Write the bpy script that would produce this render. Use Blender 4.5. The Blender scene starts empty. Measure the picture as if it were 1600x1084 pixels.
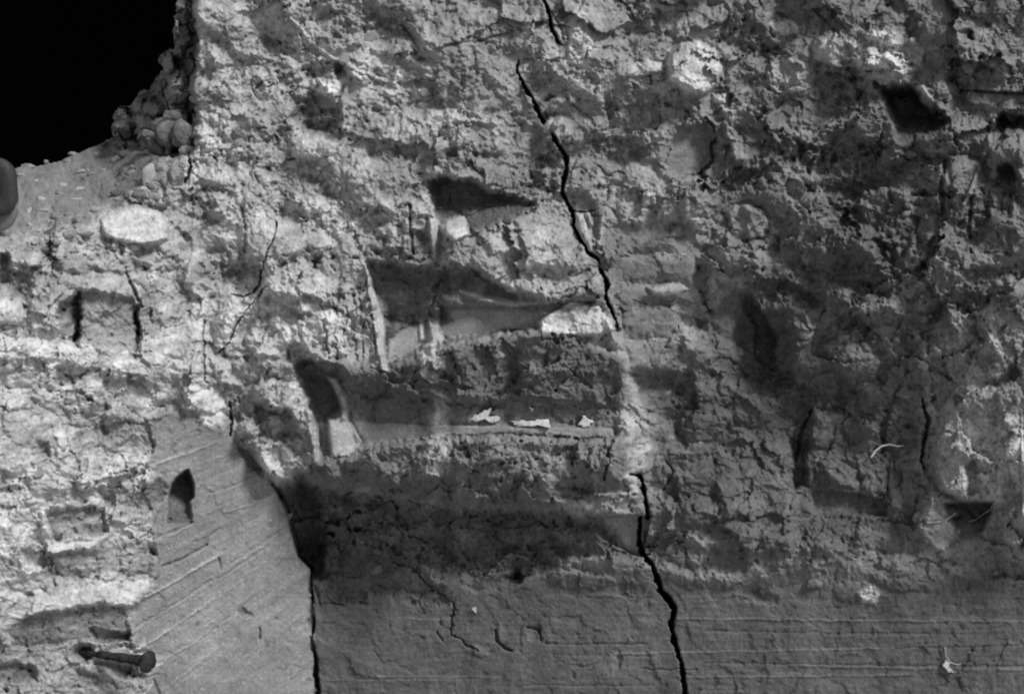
import bpy, math, random
import numpy as np
from mathutils import Vector, Matrix, noise
SC = bpy.context.scene
COL = SC.collection
F = np.float32

# ------------------------------------------------------------------ camera, light, exposure
K = 0.00052                      # tangent per photo pixel
PITCH = math.radians(12.0)
CAMZ = 2.3
Y0 = 4.0                         # distance to the foot of the section
S = 0.00208                      # metres per photo pixel at the wall
cam = bpy.data.cameras.new("camera"); cam_o = bpy.data.objects.new("camera", cam); COL.objects.link(cam_o)
cam.sensor_width = 36; cam.lens = 36 / (1600 * K); cam.clip_end = 500; cam.clip_start = 0.05
cam_o.location = (0, 0, CAMZ); cam_o.rotation_euler = (math.radians(90) - PITCH, 0, 0)
SC.camera = cam_o

SUN_DIR = Vector((0.62, -0.42, 0.78)).normalized()     # towards the sun: high, front right
wd = bpy.data.worlds.new("World"); SC.world = wd; wd.use_nodes = True
nt = wd.node_tree; nt.nodes.clear()
sky = nt.nodes.new("ShaderNodeTexSky"); sky.sky_type = 'NISHITA'; sky.sun_disc = False
sky.sun_elevation = math.asin(SUN_DIR.z); sky.sun_rotation = math.atan2(SUN_DIR.x, SUN_DIR.y)
bw = nt.nodes.new("ShaderNodeRGBToBW"); bg = nt.nodes.new("ShaderNodeBackground"); bg.inputs[1].default_value = 0.10
out = nt.nodes.new("ShaderNodeOutputWorld")
nt.links.new(sky.outputs[0], bw.inputs[0]); nt.links.new(bw.outputs[0], bg.inputs[0]); nt.links.new(bg.outputs[0], out.inputs[0])
sl = bpy.data.lights.new("sun", 'SUN'); sl.energy = 2.6; sl.angle = math.radians(14); sl.color = (1, 1, 1)
so = bpy.data.objects.new("sun", sl); COL.objects.link(so)
so.rotation_euler = (-SUN_DIR).to_track_quat('-Z', 'Y').to_euler(); so.location = SUN_DIR * 12
SC.view_settings.view_transform = 'Standard'; SC.view_settings.look = 'None'
SC.view_settings.exposure = -0.05; SC.view_settings.gamma = 1; SC.view_settings.use_curve_mapping = False
SC.render.engine = 'CYCLES'; SC.cycles.max_bounces = 4; SC.cycles.filter_width = 2.0; SC.cycles.diffuse_bounces = 3

# ------------------------------------------------------------------ materials
def mat_attr(name, bump=0.5, bscale=260.0):
    m = bpy.data.materials.new(name); m.use_nodes = True; n = m.node_tree; n.nodes.clear(); L = n.links.new
    o = n.nodes.new("ShaderNodeOutputMaterial"); b = n.nodes.new("ShaderNodeBsdfPrincipled")
    b.inputs["Roughness"].default_value = 0.95; b.inputs["Specular IOR Level"].default_value = 0.12
    a = n.nodes.new("ShaderNodeAttribute"); a.attribute_name = "tone"
    g = n.nodes.new("ShaderNodeNewGeometry")
    n1 = n.nodes.new("ShaderNodeTexNoise"); n1.inputs["Scale"].default_value = bscale; n1.inputs["Detail"].default_value = 3
    L(g.outputs["Position"], n1.inputs["Vector"])
    mr = n.nodes.new("ShaderNodeMapRange"); mr.inputs[1].default_value = 0.3; mr.inputs[2].default_value = 0.7
    mr.inputs[3].default_value = 0.9; mr.inputs[4].default_value = 1.1
    L(n1.outputs["Fac"], mr.inputs[0])
    mu = n.nodes.new("ShaderNodeMath"); mu.operation = 'MULTIPLY'; L(a.outputs["Fac"], mu.inputs[0]); L(mr.outputs[0], mu.inputs[1])
    L(mu.outputs[0], b.inputs["Base Color"])
    bp = n.nodes.new("ShaderNodeBump"); bp.inputs["Strength"].default_value = bump; bp.inputs["Distance"].default_value = 0.002
    L(n1.outputs["Fac"], bp.inputs["Height"]); L(bp.outputs[0], b.inputs["Normal"]); L(b.outputs[0], o.inputs[0])
    return m
def mat_rock(name, lo, hi, scale=22.0, rough=0.92, bump=0.7, dist=0.006):
    m = bpy.data.materials.new(name); m.use_nodes = True; n = m.node_tree; n.nodes.clear(); L = n.links.new
    o = n.nodes.new("ShaderNodeOutputMaterial"); b = n.nodes.new("ShaderNodeBsdfPrincipled")
    b.inputs["Roughness"].default_value = rough; b.inputs["Specular IOR Level"].default_value = 0.15
    g = n.nodes.new("ShaderNodeNewGeometry")
    n1 = n.nodes.new("ShaderNodeTexNoise"); n1.inputs["Scale"].default_value = scale; n1.inputs["Detail"].default_value = 8; n1.inputs["Roughness"].default_value = 0.68
    L(g.outputs["Position"], n1.inputs["Vector"])
    r = n.nodes.new("ShaderNodeValToRGB"); r.color_ramp.elements[0].position = 0.32; r.color_ramp.elements[1].position = 0.68
    r.color_ramp.elements[0].color = (lo, lo, lo, 1); r.color_ramp.elements[1].color = (hi, hi, hi, 1)
    L(n1.outputs["Fac"], r.inputs[0]); L(r.outputs[0], b.inputs["Base Color"])
    bp = n.nodes.new("ShaderNodeBump"); bp.inputs["Strength"].default_value = bump; bp.inputs["Distance"].default_value = dist
    L(n1.outputs["Fac"], bp.inputs["Height"]); L(bp.outputs[0], b.inputs["Normal"]); L(b.outputs[0], o.inputs[0])
    return m
M_EARTH = mat_attr("crusted_earth")
M_PLASTER = mat_attr("smooth_plaster", 0.15, 420)
M_EDGE = mat_rock("broken_edge_rock", 0.09, 0.27, 16, 0.95, 1.0, 0.014)
M_PALE = mat_rock("pale_stone", 0.30, 0.58)
M_MID = mat_rock("grey_stone", 0.20, 0.42)
M_DARK = mat_rock("dark_stone", 0.10, 0.24)
M_IRON = mat_rock("rusty_iron", 0.012, 0.07, 45, 0.75, 1.0, 0.006)
M_TYRE = mat_rock("dull_dark_metal", 0.045, 0.075, 90, 0.5, 0.3, 0.001)
M_RIM = mat_rock("worn_metal_rim", 0.16, 0.24, 90, 0.5, 0.3, 0.001)
M_WHITE = mat_rock("white_lime", 0.5, 0.88, 60, 0.9, 0.4, 0.002)
M_SOIL = mat_rock("trench_soil", 0.14, 0.28, 6)
M_SHADE = mat_rock("shade_black", 0.003, 0.006, 4)  # near-black base stands in for the deep shade of the void

# ------------------------------------------------------------------ grid in photo pixels
STEP = 1.6
def axis(lo, hi, far_lo, far_hi):
    a = list(np.arange(lo, hi, STEP)); s = STEP
    while a[-1] < far_hi: s = min(s * 1.12, 30); a.append(a[-1] + s)
    b = []; x = lo; s = STEP
    while x > far_lo: s = min(s * 1.12, 30); x -= s; b.append(x)
    return np.array(b[::-1] + a, F)
us = axis(-20, 1620, -560, 2300); vs = axis(-20, 1104, -420, 1330)
U, V = np.meshgrid(us, vs); NV, NU = U.shape

rs = np.random.RandomState(7)
ANG = rs.rand(256, 256).astype(F) * 2 * np.pi
GX, GY = np.cos(ANG), np.sin(ANG)
def perlin(X, Y, seed=0):
    X = X + F(seed * 17.37); Y = Y + F(seed * 31.91)
    xi = np.floor(X).astype(np.int32); yi = np.floor(Y).astype(np.int32)
    fx = (X - xi).astype(F); fy = (Y - yi).astype(F)
    sx = fx * fx * fx * (fx * (fx * 6 - 15) + 10); sy = fy * fy * fy * (fy * (fy * 6 - 15) + 10)
    x0 = xi & 255; x1 = (xi + 1) & 255; y0 = yi & 255; y1 = (yi + 1) & 255
    a = GX[y0, x0] * fx + GY[y0, x0] * fy; b = GX[y0, x1] * (fx - 1) + GY[y0, x1] * fy
    c = GX[y1, x0] * fx + GY[y1, x0] * (fy - 1); d = GX[y1, x1] * (fx - 1) + GY[y1, x1] * (fy - 1)
    t = a + (b - a) * sx; return (t + ((c + (d - c) * sx) - t) * sy) * F(1.5)
def fbm(X, Y, cell, octv, seed=0, gain=0.5):
    r = 0; a = 1.0; n = 0
    for i in range(octv):
        r = r + a * perlin(X / F(cell), Y / F(cell), seed + i * 3); n += a; a *= gain; cell /= 2.03
    return r / F(n)
def ridged(X, Y, cell, octv, seed=0, gain=0.55):
    r = 0; a = 1.0; n = 0
    for i in range(octv):
        r = r + a * (1 - 2.4 * np.abs(perlin(X / F(cell), Y / F(cell), seed + i * 5))); n += a; a *= gain; cell /= 2.1
    return r / F(n)
WR = rs.rand(5, 256, 256).astype(F)
def worley(X, Y, cell, seed=0):
    X = X / F(cell) + F(seed * 13.3); Y = Y / F(cell) + F(seed * 7.7)
    xi = np.floor(X).astype(np.int32); yi = np.floor(Y).astype(np.int32)
    f1 = np.full(X.shape, 9, F); f2 = f1.copy(); pl = np.zeros(X.shape, F); rnd = np.zeros(X.shape, F)
    for j in (-1, 0, 1):
        for i in (-1, 0, 1):
            cx = (xi + i) & 255; cy = (yi + j) & 255
            dx = X - (xi + i + WR[0][cy, cx]); dy = Y - (yi + j + WR[1][cy, cx])
            d = np.sqrt(dx * dx + dy * dy)
            p = (WR[2][cy, cx] - .5) * dx * 2 + (WR[3][cy, cx] - .5) * dy * 2
            c = d < f1
            f2 = np.where(c, f1, np.minimum(f2, d)); f1 = np.where(c, d, f1)
            pl = np.where(c, p, pl); rnd = np.where(c, WR[4][cy, cx], rnd)
    return f1, f2, pl, rnd - F(.5)

# warped coordinates: outlines painted in them come out broken and ragged
WX = U + 9 * fbm(U, V, 46, 4, 1, .6) + 3.5 * fbm(U, V, 9, 2, 5); WY = V + 9 * fbm(U, V, 46, 4, 11, .6) + 3.5 * fbm(U, V, 9, 2, 15)
FX = U + 3.0 * fbm(U, V, 26, 3, 21, .6); FY = V + 3.0 * fbm(U, V, 26, 3, 31, .6)

QX = U + 20 * fbm(U, V, 40, 4, 171, .65); QY = V + 20 * fbm(U, V, 40, 4, 181, .65)
JIT = 1.6 * fbm(U, V, 15, 3, 35, .7)
def sdist(poly, X, Y):
    """signed distance to a polygon, positive inside"""
    P = np.array(poly, F); n = len(P); d = np.full(X.shape, 1e9, F); ins = np.zeros(X.shape, bool)
    for i in range(n):
        a = P[i]; b = P[(i + 1) % n]; e = b - a; L2 = max(float(e @ e), 1e-6)
        wx = X - a[0]; wy = Y - a[1]; t = np.clip((wx * e[0] + wy * e[1]) / L2, 0, 1)
        dx = wx - e[0] * t; dy = wy - e[1] * t; d = np.minimum(d, dx * dx + dy * dy)
        if a[1] != b[1]:
            c = ((a[1] > Y) != (b[1] > Y)) & (X < (b[0] - a[0]) * (Y - a[1]) / (b[1] - a[1]) + a[0]); ins ^= c
    d = np.sqrt(d); return np.where(ins, d, -d)
def win(xs, ys, pad):
    i0, i1 = np.searchsorted(us, [min(xs) - pad, max(xs) + pad]); j0, j1 = np.searchsorted(vs, [min(ys) - pad, max(ys) + pad])
    return slice(j0, j1), slice(i0, i1)
def sstep(x): x = np.clip(x, 0, 1); return x * x * (3 - 2 * x)
def coords(w, mode):
    if mode == 4: return QX[w], QY[w]
    return (WX[w], WY[w]) if mode == 2 else ((FX[w] + 2.2 * JIT[w], FY[w]) if mode == 3 else (FX[w], FY[w]) if mode in (1, 3) else (U[w], V[w]))

# ------------------------------------------------------------------ base relief (px towards the viewer)
cu = [-600, 330, 460, 620, 800, 950, 1060, 1180, 1300, 1420, 1520, 1600, 2300]
cv = [-420, 0, 150, 300, 400, 480, 560, 620, 680, 740, 800, 860, 920, 1084, 1330]
T = [[-260]*13,
 [-40,-40,-50,-60,-65,-60,-60,-65,-60,-60,-55,-50,-50],
 [10,10,0,-15,-25,-25,-20,-30,-20,-20,-15,0,0],
 [60,60,50,40,30,15,5,0,0,5,15,25,30],
 [110,110,100,80,65,30,15,0,10,25,40,45,50],
 [130,130,130,100,80,45,15,-25,0,30,55,60,65],
 [150,150,145,110,95,60,0,-45,-20,10,50,70,80],
 [150,150,150,120,110,70,-5,-45,-35,-10,45,75,90],
 [150,150,150,125,118,75,0,-30,-30,-10,40,75,90],
 [150,150,122,122,124,85,5,-15,-20,-10,30,70,85],
 [150,150,78,84,84,55,20,0,0,5,30,55,70],
 [120,120,12,16,22,18,20,15,10,10,15,30,40],
 [60,60,-5,0,0,0,0,5,5,5,5,5,10],
 [0]*13, [0]*13]
def lin_m(x, c):
    c = np.array(c, F); m = np.zeros((len(x), len(c)), F)
    k = np.clip(np.searchsorted(c, x) - 1, 0, len(c) - 2); t = np.clip((x - c[k]) / (c[k + 1] - c[k]), 0, 1)
    m[np.arange(len(x)), k] = 1 - t; m[np.arange(len(x)), k + 1] = t; return m
def table(T):
    h = lin_m(vs, cv) @ np.array(T, F) @ lin_m(us, cu).T
    return h
def blur(a, r):
    k = np.ones(2 * r + 1, F) / (2 * r + 1)
    for ax in (0, 1):
        p = [(0, 0), (0, 0)]; p[ax] = (r, r); b = np.pad(a, p, mode='edge'); c = np.cumsum(b, axis=ax, dtype=np.float64)
        z = np.zeros_like(np.take(c, [0], axis=ax)); c = np.concatenate([z, c], axis=ax); n = a.shape[ax]
        sl1 = [slice(None)] * 2; sl0 = [slice(None)] * 2; sl1[ax] = slice(2 * r + 1, 2 * r + 1 + n); sl0[ax] = slice(0, n)
        a = ((c[tuple(sl1)] - c[tuple(sl0)]) / (2 * r + 1)).astype(F)
    return a
hb = blur(blur(table(T), 13), 13)
# left bank: a face that comes forward to the left, and its dusty top going back
hl = 40 + (490 - U) * 0.85 - 0.5 * np.clip(550 - V, 0, 400)
edge = np.interp(us, [-600, 0, 100, 180, 240, 300, 340], [408, 392, 372, 345, 290, 235, 200]).astype(F)[None, :] + 10 * fbm(U, V, 60, 2, 77)
rate = np.interp(us, [-600, 0, 200, 260, 320], [4.6, 4.6, 4.2, 2.4, 0.8]).astype(F)[None, :]
q = edge - V; hl = hl - rate * np.where(q > 0, q * q / (q + 30), 0)
B = [(-900, -900), (280, -900), (282, 215), (312, 290), (326, 360), (325, 480), (330, 600), (352, 655), (385, 700), (418, 745), (448, 800), (466, 868), (484, 888), (490, 960), (491, 1500), (-900, 1500)]
sdB = sdist(B, U + 3 * fbm(U, V, 30, 2, 3), V)
soft = np.interp(vs, [0, 600, 690, 760], [34, 34, 8, 1.6]).astype(F)[:, None]
mB = sstep(sdB / soft * .5 + .5)
Hh = hb * (1 - mB) + hl * mB
TONE = np.full(U.shape, .30, F)        # surface tone, with shade painted into hollows and undersides
ROUGH = np.ones(U.shape, F)            # relief of the broken crust
CRUST = np.ones(U.shape, F)            # amount of pale crust
LBL = np.zeros(U.shape, np.int32)
SMOOTHN = []
PARTS = {}

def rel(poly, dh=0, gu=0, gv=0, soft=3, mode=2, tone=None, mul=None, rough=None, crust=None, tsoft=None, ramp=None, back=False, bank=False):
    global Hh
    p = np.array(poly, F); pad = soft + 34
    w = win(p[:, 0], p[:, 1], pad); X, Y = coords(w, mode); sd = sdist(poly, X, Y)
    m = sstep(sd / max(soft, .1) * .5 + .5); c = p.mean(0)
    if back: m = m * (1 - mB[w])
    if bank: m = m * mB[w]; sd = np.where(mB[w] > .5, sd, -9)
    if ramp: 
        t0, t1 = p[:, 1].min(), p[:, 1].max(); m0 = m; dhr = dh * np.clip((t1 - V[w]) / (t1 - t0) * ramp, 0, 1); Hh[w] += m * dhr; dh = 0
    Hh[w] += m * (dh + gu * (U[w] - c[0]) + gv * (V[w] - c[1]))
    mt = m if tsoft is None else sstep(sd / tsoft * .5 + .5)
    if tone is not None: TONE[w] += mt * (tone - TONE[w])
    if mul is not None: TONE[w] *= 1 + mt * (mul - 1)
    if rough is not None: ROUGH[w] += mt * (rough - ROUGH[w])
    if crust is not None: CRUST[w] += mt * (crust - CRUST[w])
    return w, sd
def part(name, parent, poly, dh=0, gu=0, gv=0, soft=3, mode=1, groove=5, gw=3.0, mat=None, label=None, dome=0, **kw):
    """a separate piece of the face: moved, edged by a recessed joint and cut out as an object of its own"""
    if mat is M_PLASTER: kw['rough'] = max(kw.get('rough', 0), .12); kw['crust'] = .5; kw['tone'] = kw.get('tone', .26) * 1.06; soft = min(soft, 2.5); mode = 1; groove += 1.5
    w, sd = rel(poly, dh, gu, gv, soft, mode, **kw)
    if dome:
        Hh[w] += dome * np.sqrt(np.clip(sd / (sd.max() + 1e-3), 0, 1))
    Hh[w] -= groove * np.exp(-(sd / gw) ** 2)
    k = len(PARTS) + 1; PARTS[k] = (name, parent, mat or M_EARTH, label)
    l = LBL[w]; l[sd > 0] = k; LBL[w] = l
def blobh(cx, cy, rx, ry, dh, rot=0, tone=None, pw=1.0, rough=None):
    w = win([cx - 1.4 * max(rx, ry), cx + 1.4 * max(rx, ry)], [cy - 1.4 * max(rx, ry), cy + 1.4 * max(rx, ry)], 15)
    X, Y = coords(w, 2); c, s_ = math.cos(math.radians(rot)), math.sin(math.radians(rot))
    dx = X - cx; dy = Y - cy; a = (dx * c + dy * s_) / rx; b = (-dx * s_ + dy * c) / ry
    r2 = a * a + b * b; m = np.clip(1 - r2, 0, 1) ** pw
    Hh[w] += dh * np.sqrt(m) if dh > 0 else dh * m
    mt = sstep((1.1 - r2) * 2.5)
    if tone is not None: TONE[w] += mt * (tone - TONE[w])
    if rough is not None: ROUGH[w] += mt * (rough - ROUGH[w])
CRACKS = []
def line(pts, width, dh=0, mul=None, late=False, mode=1, soft=1.0):
    CRACKS.append((pts, width, dh, mul, 4 if pts[0][:2] == (290, -30) else 3, soft)) if late else _line(pts, width, dh, mul, mode, soft)
def _line(pts, width, dh, mul, mode, soft):
    P = np.array([(p[0], p[1]) for p in pts], F)
    wd_ = [p[2] if len(p) > 2 else width for p in pts]
    w = win(P[:, 0], P[:, 1], max(wd_) * 2 + 14); X, Y = coords(w, mode); best = np.full(X.shape, 1e9, F)
    for i in range(len(P) - 1):
        a = P[i]; e = P[i + 1] - a; L2 = max(float(e @ e), 1e-6)
        t = np.clip(((X - a[0]) * e[0] + (Y - a[1]) * e[1]) / L2, 0, 1)
        d = np.sqrt((X - a[0] - e[0] * t) ** 2 + (Y - a[1] - e[1] * t) ** 2)
        ww = np.maximum((wd_[i] + (wd_[i + 1] - wd_[i]) * t) * .5, .01); best = np.minimum(best, d / (ww * (.60 if mode == 3 else .72)))
    best = best / (1 + .55 * JIT[w])
    m = sstep((1 + soft * .5 - best) / soft)
    Hh[w] += dh * m
    if mul: TONE[w] *= 1 + m * (mul - 1)

WALL, BANK = "wall", "bank"
# ------------------------------------------------------------------ broad tone and roughness
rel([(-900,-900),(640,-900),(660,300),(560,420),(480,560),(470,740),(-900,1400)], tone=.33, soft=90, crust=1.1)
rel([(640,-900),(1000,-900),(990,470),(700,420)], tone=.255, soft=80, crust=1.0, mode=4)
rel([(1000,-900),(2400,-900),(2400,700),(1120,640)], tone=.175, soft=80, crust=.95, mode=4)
rel([(-900,480),(300,540),(235,700),(235,930),(-900,1500)], tone=.42, soft=50, crust=.95)
# lower smooth-cut section
rel([(480,905),(620,885),(800,905),(950,870),(1030,885),(1200,905),(1420,885),(1520,895),(2400,900),(2400,1500),(480,1500)], tone=.138, rough=.28, crust=.6, soft=34, mode=4)
# right hollow, its shade painted into the tone, and its block courses
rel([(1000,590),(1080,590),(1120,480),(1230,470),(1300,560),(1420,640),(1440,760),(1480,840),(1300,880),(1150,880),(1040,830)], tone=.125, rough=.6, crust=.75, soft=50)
# bank: smooth-cut face
SM = [(232,655),(300,640),(352,650),(440,690),(500,740),(540,870),(560,892),(560,960),(560,1500),(190,1500),(228,1070),(262,1035),(212,985),(210,950),(240,915),(250,870),(240,820),(242,760),(236,700)]
w_, sd_ = rel(SM, dh=-4, soft=9, tone=.27, rough=.20, crust=.5, mode=4, bank=True)
SMOOTH = np.zeros(U.shape, F); SMOOTH[w_] = sstep(sd_ / 8 * .5 + .5)
# dusty top of the bank
LE = [(-900,100),(160,222),(235,238),(262,264),(225,300),(150,330),(100,350),(30,368),(-900,420)]
w_, sd_ = rel(LE, tone=.23, rough=.8, crust=.7, soft=26, mode=4)
LEDGE = np.zeros(U.shape, F); LEDGE[w_] = sstep(sd_ / 12)

# ------------------------------------------------------------------ large forms of the back wall
rel([(455,575),(500,560),(600,575),(700,545),(840,515),(905,530),(975,560),(990,625),(900,640),(700,628),(540,612)], dh=24, gv=-.40, tone=.145, rough=1.2, crust=.6, soft=9)
rel([(560,700),(700,685),(900,684),(975,690),(985,752),(930,780),(860,792),(700,785),(560,762),(470,746),(500,716)], dh=24, gv=-.22, tone=.175, rough=1.3, crust=.7, soft=8)
rel([(820,700),(960,700),(950,760),(850,756)], dh=5, mul=1.45, soft=26)
rel([(462,748),(560,768),(700,790),(850,796),(925,806),(985,868),(900,866),(800,900),(620,888),(500,900),(470,860)], dh=-30, gv=.12, tone=.105, rough=2.3, crust=1.1, soft=15)  # ledge underside, its shade also painted into the dark tone
for c in ((560,800,40,26,16),(640,790,50,20,14),(760,800,60,22,14),(700,840,50,24,12),(850,820,50,24,12),(600,850,40,20,12),(800,860,40,16,8)): blobh(*c, rot=25)
rel([(340,700),(404,742),(440,760),(472,750),(500,790),(505,850),(496,895),(420,915),(380,870),(350,760)], dh=-70, soft=16, tone=.10, rough=1.3, crust=.6, back=True)  # hollow beside the bank, shade put into the wall tone
rel([(480,780),(540,760),(580,800),(560,860),(520,880),(500,850)], dh=-12, soft=16)
# niche 1: shade painted into the recess tone
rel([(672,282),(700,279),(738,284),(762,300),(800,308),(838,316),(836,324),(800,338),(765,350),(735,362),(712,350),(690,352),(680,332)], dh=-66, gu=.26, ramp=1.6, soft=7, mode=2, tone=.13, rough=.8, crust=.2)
part('stone', WALL, [(695,342),(728,336),(733,366),(712,378),(694,364)], dh=22, gv=.9, soft=4, tone=.55, rough=.3, dome=6, label="smooth pale stone at the foot of the small top niche")
part('plaster_jamb', WALL, [(669,338),(684,344),(692,372),(689,408),(678,412),(671,372)], dh=2, gu=-1.6, soft=3, tone=.42, rough=.08, crust=.1, groove=2, mat=M_PLASTER)  # jamb tone raised to paint the light on its right-facing side
rel([(700,350),(760,352),(862,316),(900,400),(942,440),(930,470),(850,475),(760,440),(700,410)], dh=20, gv=.28, soft=14, mul=1.12)
line([(640,322),(641,345),(644,395)], 7, -16, .8)
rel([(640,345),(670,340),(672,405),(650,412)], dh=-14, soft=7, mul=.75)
# niche 2: shade of its down-facing upper part painted into the tone
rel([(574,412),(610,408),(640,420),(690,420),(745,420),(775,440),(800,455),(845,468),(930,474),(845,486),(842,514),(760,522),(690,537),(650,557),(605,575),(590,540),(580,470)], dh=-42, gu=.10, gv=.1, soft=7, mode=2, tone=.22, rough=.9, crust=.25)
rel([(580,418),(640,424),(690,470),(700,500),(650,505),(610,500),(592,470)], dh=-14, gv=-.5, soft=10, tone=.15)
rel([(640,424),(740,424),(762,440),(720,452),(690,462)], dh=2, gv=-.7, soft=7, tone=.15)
rel([(700,446),(730,452),(800,466),(855,472),(800,482),(745,470)], dh=18, gv=.9, soft=5, mode=1, mul=1.6)
part('plaster_panel', WALL, [(688,478),(845,484),(841,512),(770,517),(700,533),(686,520)], dh=-6, gv=.05, gu=.02, soft=3, tone=.26, rough=.05, crust=.1, groove=3, mat=M_PLASTER, label="smooth grey plaster face in the middle niche")
part('plaster_panel', WALL, [(606,530),(640,505),(668,500),(672,532),(640,550),(602,570)], dh=-4, gu=-.18, soft=4, tone=.33, rough=.1, crust=.2, groove=3, mat=M_PLASTER)
part('plaster_jamb', WALL, [(571,416),(582,440),(590,470),(602,510),(600,545),(608,582),(594,578),(586,520),(576,460)], dh=20, gu=-1.0, soft=3, tone=.42, rough=.06, crust=.1, groove=1, mat=M_PLASTER, label="thin upright plaster edge left of the middle niche, painted pale as if lit")  # light on this right-facing jamb is put into its paler tone
rel([(655,487),(662,487),(665,530),(656,532)], dh=5, gu=-.6, tone=.52, rough=.1, soft=2, mode=1)
rel([(672,500),(684,496),(694,530),(690,542),(668,540)], dh=6, gu=-.3, tone=.48, rough=.15, soft=3, mode=1)
line([(842,514),(800,517),(760,521),(735,528),(690,538),(660,553),(640,558),(608,575)], 5, -9, .75, mode=2)
# white block and its break
part('stone', WALL, [(841,503),(862,486),(890,471),(936,476),(946,492),(962,516),(930,526),(880,524),(846,517)], dh=16, gv=.25, soft=4, tone=.56, rough=.6, crust=.6, groove=6, label="big pale wedge-shaped stone beside the crack")
rel([(845,520),(930,528),(900,545),(850,532)], dh=-3, gv=-.7, soft=5, mul=.8)
# niche 3
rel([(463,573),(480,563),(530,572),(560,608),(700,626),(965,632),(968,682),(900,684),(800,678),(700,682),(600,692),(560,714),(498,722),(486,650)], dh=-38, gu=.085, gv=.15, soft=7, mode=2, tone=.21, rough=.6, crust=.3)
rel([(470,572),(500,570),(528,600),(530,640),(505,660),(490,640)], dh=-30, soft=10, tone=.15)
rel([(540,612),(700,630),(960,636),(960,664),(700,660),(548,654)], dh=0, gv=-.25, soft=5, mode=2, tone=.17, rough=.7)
part('plaster_panel', WALL, [(548,656),(700,662),(962,668),(960,684),(800,678),(700,682),(612,690),(560,712)], dh=3, gv=-.05, soft=3, tone=.22, rough=.06, crust=.15, groove=3, mat=M_PLASTER, label="long smooth plaster band at the foot of the lower niche")
part('plaster_jamb', WALL, [(512,650),(524,655),(536,648),(552,664),(566,690),(545,712),(516,714)], dh=12, gu=-.4, soft=5, tone=.36, rough=.1, crust=.2, groove=2, mat=M_PLASTER)
rel([(512,588),(526,590),(540,620),(546,655),(536,655),(528,622)], dh=22, gu=-1.2, soft=4, mode=1, tone=.38, rough=.3)
part('plaster_jamb', WALL, [(478,640),(490,642),(500,680),(500,716),(490,716),(484,680)], dh=14, gu=-1.2, soft=4, tone=.40, rough=.15, crust=.4, groove=2, mat=M_PLASTER)
line([(700,680),(800,676),(900,684),(960,686)], 5, -8, .78, mode=2); line([(560,714),(600,694),(700,684)], 4, -7, .78, mode=2)
line([(560,612),(700,628),(800,632),(965,636)], 9, -6, .85, mode=4, soft=2)
line([(655,630),(655,655),(662,665),(690,663)], 3, -3, .8)
# pale wash down the face
for pl in ([(680,622),(700,620),(704,655),(706,700),(700,742),(664,742),(668,700),(676,660)], [(655,548),(690,540),(694,575),(672,590),(656,580)]):
    rel(pl, dh=1.5, mul=1.75, soft=6, crust=1.6, rough=.8)
rel([(705,740),(725,740),(722,790),(735,860),(740,1010),(728,1010),(722,870),(706,800)], mul=1.3, soft=10)
rel([(560,760),(568,760),(572,900),(564,900)], mul=1.35, soft=8)
rel([(948,498),(966,530),(990,560),(988,600),(1002,625),(1018,660),(1016,704),(985,712),(972,650),(966,600)], dh=10, gu=-.12, mul=1.2, rough=.9, soft=9)
rel([(985,712),(1016,700),(1010,735),(985,740)], dh=5, soft=5, mul=1.2)
# smooth recess with the flat ceiling
rel([(900,772),(1000,768),(1024,780),(1022,805),(915,805)], dh=22, gv=.15, soft=3, mode=1)
part('plaster_panel', WALL, [(918,807),(1018,805),(1010,840),(1006,870),(985,866),(942,842)], dh=-56, gv=.15, gu=-.25, soft=.5, mode=1, tone=.30, rough=.05, crust=.1, groove=0, mat=M_PLASTER, label="smooth triangular recess crossed by the crack")
rel([(862,778),(930,784),(912,812),(880,800)], dh=10, soft=5, mul=1.5)
part('stone', WALL, [(970,745),(985,735),(999,745),(997,772),(984,768)], dh=12, gv=.3, soft=4, tone=.42, rough=.4, dome=5)
rel([(866,740),(905,744),(905,768),(868,768)], dh=-8, soft=6, mul=.8)
# slabs right of the crack
for pl, dh, gv, tn in (
   ([(944,352),(1042,346),(1084,380),(1086,394),(948,394)], 6, .05, .29), ([(952,400),(1086,400),(1094,442),(958,440)], 5, .05, .26),
   ([(962,446),(1072,444),(1092,470),(1060,476),(966,474)], 10, .2, .29), ([(968,480),(1058,476),(1066,530),(976,530)], 5, .02, .26),
   ([(976,536),(1062,534),(1080,560),(1079,581),(988,577)], 18, .25, .31)):
    part('earth_slab', WALL, pl, dh=dh * .6, gv=gv * .6, soft=12, mode=2, tone=tn * .68, rough=.36, crust=.8, groove=2.2, gw=3)
part('stone', WALL, [(1010,448),(1060,440),(1078,452),(1060,466),(1020,464)], dh=3, soft=4, tone=.31, rough=.3, dome=8, groove=3)
rel([(986,583),(1082,583),(1090,640),(1060,680),(1010,650)], dh=-20, gv=.15, soft=6, mul=.85)  # shadow under the lowest slab, partly put into the tone
rel([(1086,380),(1104,385),(1112,450),(1102,520),(1088,510)], dh=-12, soft=7, mul=.9)
rel([(1038,352),(1072,352),(1098,372),(1096,400),(1080,398),(1060,380)], dh=-12, gu=.1, soft=6, rough=.3, mul=.85)
part('stone', WALL, [(1046,350),(1066,352),(1064,372),(1046,370)], dh=4, soft=4, tone=.25, dome=6)
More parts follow.
